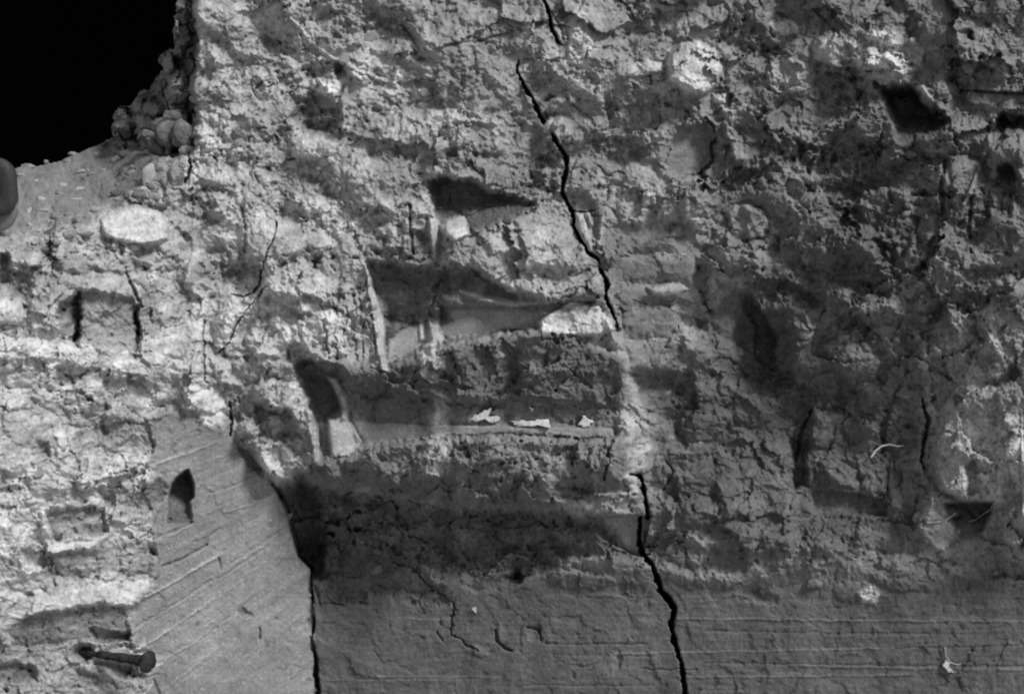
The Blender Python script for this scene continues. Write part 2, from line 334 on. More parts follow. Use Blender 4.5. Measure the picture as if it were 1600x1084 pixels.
# upper right wall
rel([(1042,202),(1078,200),(1102,186),(1119,214),(1113,250),(1096,272),(1058,279),(1036,262),(1034,230)], dh=-18, gu=-.42, soft=7, rough=.4, crust=.4, tone=.24, mode=2)
line([(1102,186),(1116,200),(1119,216),(1112,228),(1114,250),(1097,270)], 6, -14, .7)
line([(1097,272),(1070,276),(1060,286),(1058,320)], 4, -8, .8)
part('stone', WALL, [(1046,80),(1064,66),(1090,64),(1118,78),(1130,105),(1122,132),(1100,150),(1068,146),(1044,125),(1040,102)], dh=14, soft=6, tone=.40, rough=.85, crust=1.2, groove=9, gw=5, dome=24, label="large round pale-crusted cobble bulging from the wall")
part('stone', WALL, [(978,100),(1012,96),(1036,98),(1036,112),(1004,120),(980,118)], dh=5, gv=.3, soft=4, tone=.44, groove=3, dome=4)
part('stone', WALL, [(1132,336),(1142,322),(1170,318),(1194,326),(1202,350),(1194,372),(1160,378),(1142,366)], dh=-5, soft=4, tone=.24, rough=.6, crust=.7, groove=8, gw=4, dome=9, mode=2, label="sunken six-sided cobble ringed by a dark joint")
part('stone', WALL, [(1112,146),(1136,146),(1134,162),(1114,162)], dh=6, soft=3, tone=.42, dome=6)
rel([(1126,166),(1142,170),(1152,215),(1170,250),(1160,264),(1144,240),(1134,205)], dh=14, gu=-.3, mul=1.5, soft=6)
rel([(1145,130),(1200,122),(1204,160),(1150,164)], dh=5, soft=10)
rel([(1104,432),(1140,428),(1166,436),(1166,452),(1128,470),(1120,486),(1104,476)], dh=16, gv=.2, mul=1.45, rough=.6, soft=7)
rel([(1165,430),(1240,436),(1300,450),(1345,500),(1300,490),(1240,468),(1190,470)], dh=-4, gv=-.5, soft=14, mul=.8)
rel([(1165,320),(1420,290),(1450,560),(1410,595),(1350,505),(1300,482),(1240,440),(1168,425)], dh=20, gv=.03, soft=9, mode=4)
rel([(1000,-60),(1640,-60),(1640,120),(1500,150),(1380,140),(1290,110),(1200,170),(1120,150),(1010,190)], dh=12, gv=-.06, soft=14, mode=4)
rel([(1440,235),(1640,225),(1640,460),(1560,470),(1500,440),(1450,460)], dh=14, gu=.05, soft=12, mode=4)
rel([(1230,505),(1300,500),(1345,520),(1420,600),(1380,625),(1290,600),(1240,610)], dh=18, gv=-.1, soft=10, mode=4)
rel([(1060,588),(1180,590),(1230,640),(1220,700),(1060,700)], dh=10, gv=-.12, soft=14, mode=4)
rel([(1120,700),(1250,705),(1240,850),(1130,830)], dh=12, soft=10, mode=4)
blobh(1190, 535, 60, 85, -26)
rel([(1122,440),(1172,466),(1206,520),(1222,575),(1252,606),(1160,618),(1112,570),(1104,480)], dh=-20, gv=.12, soft=7, mode=4, mul=.85)
rel([(1168,470),(1196,500),(1216,566),(1196,580),(1180,540)], dh=-26, soft=7, mode=4)
blobh(1140,560,34,30,14); blobh(1160,605,40,18,14); blobh(1180, 600, 70, 30, -10)
for c in ((1215,478,34,18,12),(1262,500,40,22,14),(1245,530,36,18,14),(1330,540,44,26,14),(1380,530,30,20,14),(1300,600,40,18,10),(1220,600,36,16,12),(1400,600,26,30,14),(1360,620,34,22,12),(1320,565,24,14,16),(1260,560,50,30,14),(1380,660,40,26,14),(1290,670,40,30,14),(1180,640,50,24,12),(1100,660,40,30,10),(1160,440,24,16,10)):
    blobh(*c, rot=-12)
# triangular pit, its shade painted into the dark floor tone
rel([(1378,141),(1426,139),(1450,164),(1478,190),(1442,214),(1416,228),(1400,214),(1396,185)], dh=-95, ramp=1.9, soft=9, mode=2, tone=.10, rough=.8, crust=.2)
rel([(1426,136),(1444,134),(1458,158),(1456,176),(1440,158)], dh=16, tone=.5, soft=4, mode=1)
rel([(1470,190),(1500,175),(1460,225),(1420,246),(1410,232)], dh=-10, gv=-.5, soft=9, mul=.85)
rel([(1505,140),(1620,150),(1620,175),(1510,162)], dh=-14, gv=.4, soft=3, mode=1, mul=.85, rough=.5); line([(1500,142),(1560,145),(1700,152)], 4, -12, .7)
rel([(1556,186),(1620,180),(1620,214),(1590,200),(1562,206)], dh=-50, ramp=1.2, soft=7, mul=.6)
rel([(1498,52),(1518,48),(1520,62),(1502,66)], dh=-22, soft=4, mul=.7)
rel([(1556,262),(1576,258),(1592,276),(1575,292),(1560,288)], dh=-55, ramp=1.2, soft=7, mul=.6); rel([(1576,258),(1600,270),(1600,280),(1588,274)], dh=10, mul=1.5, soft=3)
line([(1556,182),(1545,215),(1536,250),(1520,290),(1508,318)], 9, 9, 1.25)
line([(1477,250),(1470,290),(1474,330)], 10, -12, .85); line([(1516,330),(1514,370)], 8, -10, .85)
for pl in ([(1480,240),(1535,250),(1520,300),(1486,300)], [(1486,310),(1520,306),(1516,345),(1490,350)], [(1420,320),(1462,322),(1446,345),(1424,338)], [(1545,280),(1580,300),(1572,350),(1540,340)], [(1540,215),(1590,215),(1590,258),(1545,252)]):
    part('stone', WALL, pl, dh=5, gv=.2, gu=-.1, soft=5, groove=5, rough=.7)
blobh(1385, 90, 60, 45, 14, tone=.36); blobh(1300, 75, 34, 26, 12, tone=.33); blobh(1235, 120, 40, 30, 12, tone=.31)
blobh(1270, 50, 60, 50, -10); blobh(1240, 240, 40, 22, -14); blobh(1310, 170, 30, 22, -10); blobh(1215, 40, 16, 26, -14)
blobh(1225, 42, 22, 14, 12, 20, .42); blobh(1180,50,16,14,-12)
line([(1270,15),(1310,55)], 5, -6, .85); line([(1265,150),(1320,170),(1280,200)], 5, 5, 1.2)
rel([(1300,195),(1380,190),(1390,230),(1340,260),(1300,230)], dh=-10, soft=14)
rel([(1190,280),(1340,240),(1420,320),(1400,440),(1300,440),(1200,380)], dh=-4, gv=-.12, soft=40, mul=.85)
# right flank
rel([(1440,500),(1620,470),(1620,760),(1560,790),(1500,770),(1455,720),(1440,640)], mul=1.25, soft=22, crust=1.3)
rel([(1452,722),(1462,700),(1470,640),(1500,600),(1590,600),(1600,720),(1556,784),(1500,782),(1478,765)], dh=18, gu=-.05, gv=.1, soft=7, mul=1.05, rough=.7)
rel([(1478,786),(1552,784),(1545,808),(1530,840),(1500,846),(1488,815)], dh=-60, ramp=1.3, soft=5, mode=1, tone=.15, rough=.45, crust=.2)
rel([(1430,800),(1480,795),(1490,830),(1478,870),(1450,850),(1430,838)], dh=12, gu=-.1, gv=.15, soft=6, mul=1.3, rough=.5)
rel([(1506,722),(1524,722),(1530,765),(1516,772)], dh=-18, soft=6, mul=.7)
rel([(1550,800),(1620,790),(1620,890),(1560,870)], dh=22, soft=12, mul=1.25); rel([(1500,868),(1560,872),(1620,892),(1620,905),(1540,900)], dh=-14, gv=-.3, soft=7, mul=.8)
line([(1440,622,3),(1444,640,6),(1452,655,9),(1444,690,8),(1440,720,6),(1444,735,3)], 9, -36, .8, late=True, soft=1.6)
line([(1444,730),(1466,760),(1500,790),(1530,812)], 8, -8, .85, mode=2, soft=2)
line([(1596,640),(1598,800)], 5, 8, 1.2)
for c in ((1560,500,18,20,-14),(1530,520,12,16,-14),(1580,370,12,12,-12),(1320,505,22,10,-26),(1545,545,22,20,10),(1498,520,18,14,12)): blobh(*c)
# courses of blocks
BR = [([(1152,672),(1234,672),(1234,712),(1156,710)],6),([(1158,718),(1230,718),(1231,766),(1160,764)],6),([(1062,716),(1150,716),(1151,768),(1068,764)],4),
 ([(1286,722),(1338,724),(1338,768),(1290,764)],12),([(1342,724),(1382,726),(1385,782),(1342,770)],12),([(1388,712),(1402,722),(1414,770),(1410,806),(1390,800),(1384,760)],14),
 ([(1132,776),(1186,772),(1190,808),(1132,806)],12),([(1194,772),(1242,770),(1242,812),(1194,808)],8),([(1064,640),(1145,646),(1146,668),(1066,668)],4),
 ([(1268,640),(1330,636),(1326,700),(1268,704)],6),([(1334,650),(1380,656),(1376,706),(1334,704)],4),([(1060,588),(1120,590),(1118,630),(1064,632)],5),
 ([(1200,596),(1268,590),(1250,622),(1210,628)],8),([(1040,770),(1058,772),(1056,830),(1036,830)],6),([(1064,772),(1124,776),(1120,826),(1064,826)],6),
 ([(1250,645),(1262,640),(1240,700),(1236,668)],-8),([(1330,598),(1380,592),(1386,636),(1336,640)],5),([(1278,806),(1330,810),(1326,850),(1276,846)],6),([(1336,800),(1394,812),(1388,862),(1336,856)],5)]
for i, (pl, dh) in enumerate(BR):
    part('brick', WALL, pl, dh=dh * .8, gv=.12 * ((i * 7) % 3 - .6), gu=.14 * ((i * 5) % 3 - 1), soft=16, mode=4, rough=.5, crust=.9, groove=3.2, gw=3.5, mul=[1.0, 1.15, .9][i % 3])
rel([(1236,690),(1262,690),(1258,760),(1238,766)], dh=-34, soft=6, tone=.13)
rel([(1272,768),(1340,772),(1386,786),(1384,806),(1300,800),(1270,806)], dh=-24, gv=.2, soft=4, mode=1, tone=.14, rough=.4)
line([(1268,640,3),(1256,665,8),(1246,700,9),(1242,720,4)], 9, -22, .85, late=True, soft=2.5)
rel([(1040,742),(1056,746),(1060,782),(1048,800),(1038,780)], dh=-14, soft=5, mul=.7)
rel([(1010,832),(1100,856),(1170,862),(1160,888),(1080,892),(1010,880)], dh=-12, gv=-.35, soft=10, tone=.15, rough=.9)
rel([(1040,826),(1120,842),(1200,838),(1300,850),(1300,862),(1180,864),(1090,852)], dh=10, gv=.1, soft=9)
for c in ((1090,800,34,26,12),(1050,720,26,40,8),(1150,830,36,22,10),(1220,840,30,30,10),(1350,850,50,26,10),(1275,850,26,18,10),(1410,880,40,20,8),(1270,915,14,8,10),(1340,925,40,16,6)):
    blobh(*c)
# ------------------------------------------------------------------ upper middle wall
rel([(455,155),(500,148),(530,165),(534,205),(515,214),(480,200),(460,190)], dh=-24, gv=-.35, soft=10, mul=.62)
rel([(535,165),(546,190),(540,212),(530,200)], dh=12, soft=5, mul=1.4)
part('stone', WALL, [(452,232),(470,216),(505,213),(526,225),(520,242),(490,252),(462,248)], dh=10, soft=6, tone=.47, rough=.6, dome=14, groove=4, label="pale oval cobble below a dark hollow")
rel([(515,100),(535,98),(540,116),(524,122)], dh=-20, soft=6, mul=.7)
part('earth_block', WALL, [(540,268),(565,245),(600,232),(632,240),(645,280),(640,312),(600,330),(560,325),(540,300)], dh=6, soft=14, rough=.9, dome=15, groove=1.5, mode=4, mul=.92, label="rounded dome of earth beside the small top niche")
rel([(640,226),(700,232),(770,252),(760,275),(680,262),(640,250)], dh=-6, gv=-.4, soft=10, mul=.85)
rel([(566,170),(600,165),(660,180),(700,178),(760,190),(700,215),(600,225)], dh=8, gv=.3, soft=14, mul=1.12)
rel([(485,120),(530,130),(525,160),(495,152)], dh=10, soft=7, mul=1.35)
rel([(550,0),(640,10),(660,60),(600,70),(560,50)], dh=-8, gv=-.2, soft=14, mul=.8)
blobh(670, 85, 46, 28, 14); blobh(600, 150, 40, 24, 8); blobh(735, 150, 36, 30, 8); blobh(760, 60, 50, 24, -8)
line([(695,72),(760,62),(800,50)], 4, -6, .85); line([(455,30),(500,80),(560,110),(620,135)], 7, 7, 1.2)
rel([(766,188),(776,190),(778,232),(770,228)], dh=8, mul=1.5, soft=4)
rel([(790,190),(860,205),(870,260),(800,250)], dh=-4, gv=-.15, soft=14)
rel([(905,205),(1000,210),(1010,245),(960,262),(900,250)], dh=-12, gv=-.15, soft=9, mul=.85, rough=.6)
blobh(1040,170,36,30,-10); blobh(1000,60,40,28,-6); blobh(905,70,20,60,6,tone=.38)
rel([(945,325),(1040,290),(1044,335),(1000,350),(950,345)], dh=8, gv=.2, soft=10)
part('stone', WALL, [(1000,300),(1024,302),(1026,320),(1004,322)], dh=6, soft=4, dome=5, tone=.38)
# sliver stone held in the crack, steps beside it
part('stone', WALL, [(897,334),(910,332),(918,348),(926,376),(932,392),(924,399),(910,380),(900,358)], dh=6, gv=.1, soft=3, tone=.31, rough=.35, groove=5, dome=6, label="long narrow stone wedged in the crack")
rel([(884,302),(900,300),(930,318),(932,332),(895,330)], dh=-14, soft=4, rough=.3, mul=.85); rel([(926,332),(936,335),(934,390),(926,370)], dh=-20, soft=3, mul=.75)
rel([(812,135),(832,165),(858,200),(848,206),(820,180),(806,150)], dh=-14, gu=.3, soft=4, rough=.3, mul=.85)
line([(820,92),(868,94),(872,98)], 4, -4, .9); line([(862,20),(878,45),(880,62)], 5, -8, .85)
# cracks
line([(846,-30,5),(850,0,6),(858,22,8),(863,45,8),(870,62,9),(875,70,2)], 8, -60, .5, late=True)
line([(810,96,2),(808,115,6),(818,132,8),(832,156,7),(846,186,9),(860,205,8),(872,228,9),(885,246,11),(884,270,8),(878,300,9),(888,320,8),(894,332,8),(897,352,6),(905,376,8),(918,394,8),(934,403,8),(940,425,8),(950,445,10),(944,458,6),(953,477,6),(961,498,5),(966,516,2)], 8, -70, .5, late=True)
line([(891,329,5),(912,331,4),(930,328,3)], 4, -20, .7, late=True)
line([(985,740,4),(998,742,8),(1005,760,8),(1013,800,8),(1013,808,7)], 12, -80, .5, late=True)
line([(1001,808,6),(999,835,8),(1001,860,9),(1018,882,10),(1028,905,10),(1031,922,11),(1046,936,12),(1053,948,12),(1049,985,11),(1058,1015,9),(1062,1030,8),(1067,1050,10),(1069,1084,12),(1074,1330,12)], 13, -95, .45, late=True)
line([(842,500),(862,486),(888,472),(930,472)], 3, -9, .7, late=True); line([(846,516),(846,532),(880,528)], 3, -7, .7)
line([(988,470),(1010,475)], 3, -5)
line([(944,748),(952,700),(958,690)], 6, -14, .7)
line([(1036,765),(1052,738),(1040,720)], 4, -8, .75)
# lower wall: breaks, lips and the tool marks
line([(613,877),(645,890),(662,905),(690,930),(705,943),(706,970),(707,990),(731,1008),(742,1014)], 4, -8, .75, mode=2)
line([(492,915),(500,943),(518,941),(536,945)], 4, -8, .75); line([(560,940),(575,944)], 3, -5, .8)
line([(774,985),(776,1000),(790,1013),(800,1015)], 6, -10, .7); line([(682,985),(690,1000)], 4, -5, .8)
rel([(740,895),(770,900),(772,925),(790,1000),(770,1010),(735,1000),(730,950)], dh=3, mul=1.2, soft=8)
rel([(735,1005),(765,1012),(760,1024),(738,1022)], dh=4, mul=1.3, soft=4)
rel([(496,870),(560,870),(650,880),(705,935),(690,950),(600,925),(540,945),(500,935)], dh=-12, gv=-.12, soft=7, mode=4, rough=.9, tone=.11)
for c in ((640,908,60,16,7),(760,915,50,14,-6),(900,905,60,14,7),(1100,905,60,16,7),(1180,930,40,14,-6),(1420,905,60,18,8),(560,915,36,12,6),(1500,915,50,14,-6),(980,920,30,12,-5)): blobh(*c, rot=5, rough=.6)
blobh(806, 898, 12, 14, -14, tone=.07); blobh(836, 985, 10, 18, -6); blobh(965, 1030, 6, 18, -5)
line([(825,980),(842,984),(846,1000)], 5, -7, .75)
for (x0, x1, y0, y1, w, d, m) in ((1060,1600,966,970,4,2.2,1.22),(960,1400,1020,1012,3,2,1.35),(1060,1420,1057,1054,3,2,1.28),(850,1010,1005,1005,3,-3,.8),(1000,1090,1044,1045,3,-4,.7),
     (1380,1600,1012,1008,3,-2,.85),(560,780,1056,1057,3,1.5,1.2),(820,1020,1070,1070,3,-2,.9),(500,700,1062,1062,3,1.5,1.15),(1460,1540,965,966,3,1.6,1.2),(1100,1500,985,990,3,-2,.88),
     (900,1020,932,934,2.5,-2,.85),(620,700,966,968,3,1.6,1.15),(1100,1600,1035,1040,3,-2,.86),(860,1020,1022,1024,2.5,-1.5,.9),(1250,1600,1040,1046,5,2,1.1),(500,520,972,972,4,-3,.8)):
    line([(x0, y0), ((x0 + x1) / 2, (y0 + y1) / 2 + 1), (x1, y1)], w * 1.2, d * .8, 1 + (m - 1) * 1.1, mode=3)
rel([(1555,930),(1590,930),(1600,1084),(1545,1084)], mul=1.15, soft=14)
part('crust_patch', WALL, [(1340,925),(1362,915),(1374,926),(1366,944),(1344,940)], dh=4, soft=4, tone=.42, crust=1.5, rough=1, groove=1, label="pale crusty patch low on the right")
line([(392,712,2),(422,748,3),(436,768,4),(452,800,3),(462,835,3),(471,866,4),(487,890,5)], 8, -14, .85, late=True, soft=2)
line([(484,888,6),(486,930,9),(488,975,12),(488,1000,8),(494,1050,12),(496,1084,10),(496,1330,10)], 8, -50, .7, late=True)

# ------------------------------------------------------------------ shoulder between bank and niches
line([(432,348,4),(428,372,3),(418,392,3),(410,418,3),(406,445,6),(396,456,7),(380,464,5),(362,460,2)], 5, -20, .7, late=True)
line([(412,448,4),(398,470,2),(376,495,3),(358,530,6),(344,552,2)], 5, -18, .7, late=True)
line([(318,500),(319,560),(320,596),(334,600)], 4, -14, .75, late=True)
line([(358,628,4),(362,655,7),(360,680,4)], 5, -20, .7, late=True)
rel([(335,410),(400,400),(410,420),(400,452),(370,462),(340,440)], dh=-14, gv=-.3, soft=7, mul=.75)
for pl, tn, lb in (([(412,400),(470,402),(520,440),(524,470),(470,492),(424,470),(410,450)], .40, None), ([(330,500),(392,462),(410,456),(380,500),(346,548),(332,540)], .40, None),
      ([(400,500),(440,490),(456,520),(450,560),(400,560),(376,530)], .38, None), ([(460,500),(520,480),(550,500),(545,555),(480,560)], .40, None), ([(330,560),(370,548),(392,570),(380,610),(336,600)], .36, None),
      ([(395,600),(430,588),(470,600),(455,640),(420,640),(400,625)], .42, "pale broken lump on the shoulder above the hollow"), ([(405,695),(440,690),(470,712),(456,742),(428,754),(408,730)], .46, "knobbly lump hanging over the dark hollow"), ([(372,640),(398,650),(400,690),(384,706),(366,680)], .28, None)):
    part('earth_block', WALL, pl, dh=8, gv=.12, gu=-.08, soft=7, mode=2, groove=6, gw=4, tone=tn, dome=7, label=lb)
rel([(398,636),(455,644),(470,680),(440,690),(404,682)], dh=-30, gv=-.2, soft=5, mul=.8)
rel([(374,700),(400,700),(408,740),(392,735)], dh=-20, soft=6, mul=.7)
for x in (505, 520, 536, 552, 563):
    line([(x, 455 + (x * 7) % 20), (x + 3, 500), (x + 6, 560)], 4, -7, .8, mode=2); 
rel([(380,300),(440,330),(425,400),(380,395)], dh=5, gu=-.25, soft=8); line([(378,325),(384,360),(382,395)], 6, -9, .8)
rel([(520,370),(600,390),(650,400),(560,410)], dh=-6, gv=-.4, soft=8, mul=.8)
# ------------------------------------------------------------------ bank: broken left part
rel([(300,600),(345,596),(356,640),(346,672),(316,664),(298,630)], dh=3, tone=.56, soft=7, rough=.6, crust=1.2)
part('stone', BANK, [(154,342),(176,326),(210,318),(250,330),(266,352),(262,376),(225,384),(180,376),(160,366)], dh=16, gv=.5, soft=6, tone=.50, rough=.35, dome=12, groove=6, label="big flat pale stone at the front of the ledge")
part('stone', BANK, [(-30,470),(10,462),(34,470),(42,495),(30,508),(-30,505)], dh=14, soft=6, tone=.46, rough=.3, dome=14, groove=6, label="smooth rounded pale stone at the left edge")
rel([(-30,400),(12,402),(14,445),(-30,450)], dh=-34, soft=6, mul=.6); rel([(14,425),(60,430),(40,466),(16,462)], dh=-12, gv=-.3, soft=6, mul=.75)
rel([(60,400),(118,390),(130,420),(124,470),(96,520),(50,520),(44,470)], dh=16, gv=.12, soft=8)
rel([(92,478),(124,456),(124,540),(96,534)], dh=-58, gu=-.6, soft=5, mul=.6)  # gap beside the block, its shadow also darkened into the tone
part('brick', BANK, [(122,456),(150,452),(206,470),(214,490),(211,549),(166,540),(120,532)], dh=-24, gu=.2, gv=-.25, soft=4, mode=2, tone=.235, rough=.7, crust=.8, groove=5, label="squarish grey block set back in the bank")
rel([(211,478),(219,478),(219,552),(211,552)], dh=-36, soft=4, mul=.6)
rel([(120,400),(200,410),(225,450),(215,476),(150,448),(122,450)], dh=10, gv=.2, soft=14, mode=4)
rel([(60,525),(120,536),(212,550),(260,560),(240,600),(120,580),(50,560)], dh=12, gv=.35, soft=10, tone=.45)
line([(204,440),(214,462),(222,480)], 6, -12, .8); line([(196,420),(215,470)], 4, -8, .8)
rel([(198,582),(226,590),(224,604),(202,600)], dh=-12, soft=4, mul=.6)
part('brick', BANK, [(158,664),(196,660),(234,664),(240,706),(200,712),(160,708)], dh=-12, gv=-.1, soft=4, mode=2, tone=.30, rough=.9, groove=5)
part('brick', BANK, [(104,664),(150,662),(152,706),(106,706)], dh=-3, soft=4, mode=2, tone=.40, groove=5)
part('brick', BANK, [(74,796),(110,792),(166,798),(168,832),(80,848)], dh=-24, gv=-.1, soft=4, mode=2, tone=.24, rough=.8, groove=5, label="dark sunken brick above a white ledge")
rel([(66,790),(76,790),(80,850),(66,850)], dh=6, tone=.6, soft=4); rel([(70,850),(110,846),(168,834),(168,842),(120,858),(70,868)], dh=14, gv=.7, tone=.50, soft=4, rough=.3)
rel([(150,770),(200,764),(238,742),(262,760),(240,800),(200,800),(170,790)], dh=-14, gv=-.4, soft=6, mul=.65)  # underside of the overhang, shade darkened into the tone
part('brick', BANK, [(120,712),(180,710),(226,716),(228,736),(190,752),(150,768),(122,764)], dh=8, gv=.3, soft=5, mode=2, tone=.48, groove=4, label="white layered slab under the squarish dark course")
rel([(35,860),(75,866),(70,884),(38,880)], dh=-14, soft=5, mul=.65); rel([(32,870),(66,890),(40,902),(30,890)], dh=10, tone=.55, soft=4)
rel([(68,868),(200,850),(250,850),(230,905),(180,900),(70,905)], dh=-10, gv=-.15, soft=7, tone=.30, rough=.8)
rel([(60,925),(150,916),(232,905),(240,918),(205,946),(120,948),(40,966)], dh=12, gv=.4, soft=6, tone=.46, rough=.6)
part('stone', BANK, [(16,984),(50,962),(89,956),(152,947),(191,952),(206,986),(200,996),(136,1000),(80,1008),(24,1010)], dh=-10, gv=-.15, soft=5, mode=2, tone=.22, rough=.8, crust=.5, groove=5, label="dark slab-like stone just above the iron spike")
rel([(140,984),(206,986),(204,998),(150,1000)], dh=-14, soft=4, mul=.6)
rel([(-30,1000),(60,1004),(215,1010),(222,1060),(190,1120),(-30,1120)], dh=-8, soft=8, tone=.30, rough=1.1)
rel([(150,1034),(212,1040),(214,1056),(180,1054)], dh=-16, soft=5, mul=.5)  # spike's cast shadow painted darker over a shallow hollow
rel([(-30,1036),(50,1040),(56,1062),(-30,1064)], dh=-16, soft=6, mul=.5); rel([(120,1048),(160,1052),(156,1070),(122,1066)], dh=-10, soft=5, mul=.7)
rel([(0,640),(70,660),(80,700),(30,740),(-30,735)], dh=8, soft=10, tone=.46, rough=.4); rel([(60,690),(74,690),(76,716),(62,716)], dh=-14, soft=4, mul=.6)
for pl in ([(-20,740),(40,744),(52,790),(-20,800)], [(60,560),(110,570),(112,610),(60,606)], [(6,600),(52,606),(50,640),(6,636)], [(116,614),(190,620),(190,654),(118,652)], [(240,570),(290,580),(286,640),(240,630)],
       [(230,430),(290,440),(296,500),(236,500)], [(226,506),(290,508),(290,560),(228,556)], [(-20,520),(40,530),(44,580),(-20,580)], [(180,870),(236,862),(232,896),(190,898)], [(86,870),(150,866),(150,900),(90,902)]):
    part('brick', BANK, pl, dh=2, gv=.08, soft=6, mode=2, groove=4, gw=3.5)
# hole in the smooth cut face, its shade painted into the tone
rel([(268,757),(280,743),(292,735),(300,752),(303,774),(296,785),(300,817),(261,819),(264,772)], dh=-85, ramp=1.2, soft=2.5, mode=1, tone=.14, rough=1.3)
line([(263,768),(259,818)], 4, 2, 1.2, mode=3)
rel([(112,1020),(122,1006),(140,1008),(146,1020),(138,1032),(120,1028)], dh=-34, soft=6, tone=.16)
rel([(140,1026),(205,1040),(210,1056),(170,1052)], dh=-8, soft=7, mul=.75)  # softer part of the painted shadow below the spike
rel([(236,700),(262,710),(258,740),(240,745)], dh=3, soft=5)
blobh(384, 958, 13, 7, -9, 25, tone=.18); blobh(240, 862, 9, 6, -9, tone=.16); blobh(236, 850, 22, 16, 5)
line([(405,980),(407,996)], 4, -6, .7); rel([(228,656),(252,656),(250,658),(230,660)], dh=-8, soft=3, mul=.6)
for (a, b, w, d, m) in (((205,945),(342,868),4,4,1.25),((200,1022),(262,985),5,5,1.4),((262,985),(345,925),3,2,1.15),((236,1046),(262,1028),3,3,1.3),((225,1084),(240,1066),5,3,1.4),((262,1028),(330,985),3,2,1.15),((248,724),(340,690),3,2.5,1.2),((300,848),(345,826),3,-3,.8),
     ((212,980),(330,905),3,-3,.82),((255,885),(325,850),4,-6,.75),((262,838),(300,818),3,3,1.3),((340,870),(346,890),5,-4,.8),((340,905),(420,850),3,-2.5,.82),((350,800),(440,770),3,2,1.1),((330,770),(400,742),3,-2,.85),((300,960),(380,905),3,2,1.15),
     ((310,1000),(400,930),3,-2,.85),((260,1075),(340,1010),3,2,1.12),((360,880),(450,820),2.5,-2,.88),((240,1060),(250,1084),3,-4,.7),((238,842),(300,815),3,-2,.8),((380,1040),(470,960),2.5,1.6,1.08)):
    line([a, ((a[0] + b[0]) / 2, (a[1] + b[1]) / 2 + 2), b], w * 1.3, d * 1.0, 1 + (m - 1) * 1.25, mode=3)
# rough top by the broken edge
for c in ((255,215,30,20,14),(230,250,24,14,10),(280,300,26,16,10),(120,410,30,18,12),(40,400,30,16,12),(250,400,36,26,12),(300,440,24,30,8),(84,372,18,9,10),(130,355,16,7,8),(30,372,20,8,6)): blobh(*c)

# ------------------------------------------------------------------ pale crust blooms, bare dark earth, shade painted below the pit, with their swells and hollows
QN = fbm(U, V, 16, 3, 201, .6)
for cx, cy, rx, ry, k in (
 (915,85,40,60,1.25),(1300,90,45,32,1.2),(1360,70,42,38,1.4),(1396,85,15,20,1.3),(1240,135,50,20,1.3),(1200,120,25,15,1.25),(1160,165,40,25,1.2),(1260,195,50,20,1.25),(980,208,70,13,1.3),(1240,290,40,25,1.15),(1250,360,55,32,1.3),
 (1000,300,30,15,1.2),(1090,335,22,34,1.35),(1540,95,40,30,1.2),(1500,325,22,20,1.25),(1450,300,40,50,1.15),(1450,430,60,50,1.25),(1432,402,16,20,1.3),(1510,520,60,50,1.25),(870,225,20,40,1.2),(840,60,40,60,1.15),(1560,640,30,60,1.15),
 (510,130,20,15,1.45),(415,135,16,10,1.45),(600,115,70,13,1.3),(700,185,70,15,1.3),(620,210,34,18,1.3),(450,300,40,25,1.25),(525,335,60,26,1.35),(620,340,60,26,1.25),(340,60,40,80,1.15),(330,190,30,24,1.35),(350,240,40,16,1.3),
 (170,395,50,16,1.4),(235,420,30,30,1.25),(460,445,50,18,1.3),(470,500,50,22,1.2),(560,400,30,60,1.15),(860,400,60,40,1.15),(800,370,50,30,1.2),(60,560,70,30,1.15),(180,620,60,40,1.1),(750,200,60,20,1.2),(580,60,14,30,1.2),
 (1000,30,40,30,.75),(960,72,35,32,.8),(1060,170,40,28,.72),(1150,60,30,34,.75),(1195,75,20,20,.65),(1322,150,42,18,.65),(1220,235,50,24,.62),(1285,232,44,26,.62),(1180,270,40,22,.7),(1330,290,50,60,.7),(1300,350,50,40,.8),(1390,370,30,60,.7),
 (1350,420,80,46,.72),(1250,440,60,36,.7),(1425,60,18,50,.8),(1500,130,12,60,.7),(1520,350,26,28,.65),(1410,250,60,26,.65),(1560,310,40,30,.7),(1530,445,40,28,.75),(960,235,50,22,.68),(835,262,44,32,.68),(815,290,50,20,.7),(1120,300,30,20,.75),
 (550,30,60,40,.7),(600,52,40,18,.75),(510,110,40,14,.6),(470,140,25,34,.6),(500,190,50,26,.6),(568,182,30,24,.65),(440,100,30,18,.7),(720,212,60,18,.7),(735,242,50,16,.7),(480,292,44,13,.65),(630,160,50,14,.8),(735,135,40,26,.75),(765,50,50,20,.8),
 (332,320,46,34,.62),(350,415,45,34,.65),(430,418,40,18,.6),(440,320,14,24,.65),(480,400,26,18,.65),(600,385,50,18,.6),(490,555,44,24,.65),(660,300,20,30,.7),(380,60,50,20,.75),(350,110,30,50,.8),(430,70,30,18,.75),(700,30,50,20,.75),
 (50,440,30,24,.7),(150,430,20,14,.75),(90,350,30,8,.7),(1480,200,30,30,.7),(880,300,20,30,.75),(1560,200,40,14,.65),(1600,120,30,20,.8),(1050,590,60,40,.85),(1130,640,50,30,.85),(1290,620,70,30,.75),(1400,680,40,40,.7),(1330,740,30,20,.85)):
    w = win([cx - rx * 2, cx + rx * 2], [cy - ry * 2, cy + ry * 2], 22)
    m = sstep((1.25 - np.sqrt(((QX[w] - cx) / rx) ** 2 + ((QY[w] - cy) / ry) ** 2)) * 1.7) * np.clip(.8 + 1.5 * QN[w], .1, 1.3)
    TONE[w] *= 1 + m * (k - 1) * .62; Hh[w] += m * (9 if k > 1 else -10) * abs(k - 1) / .3
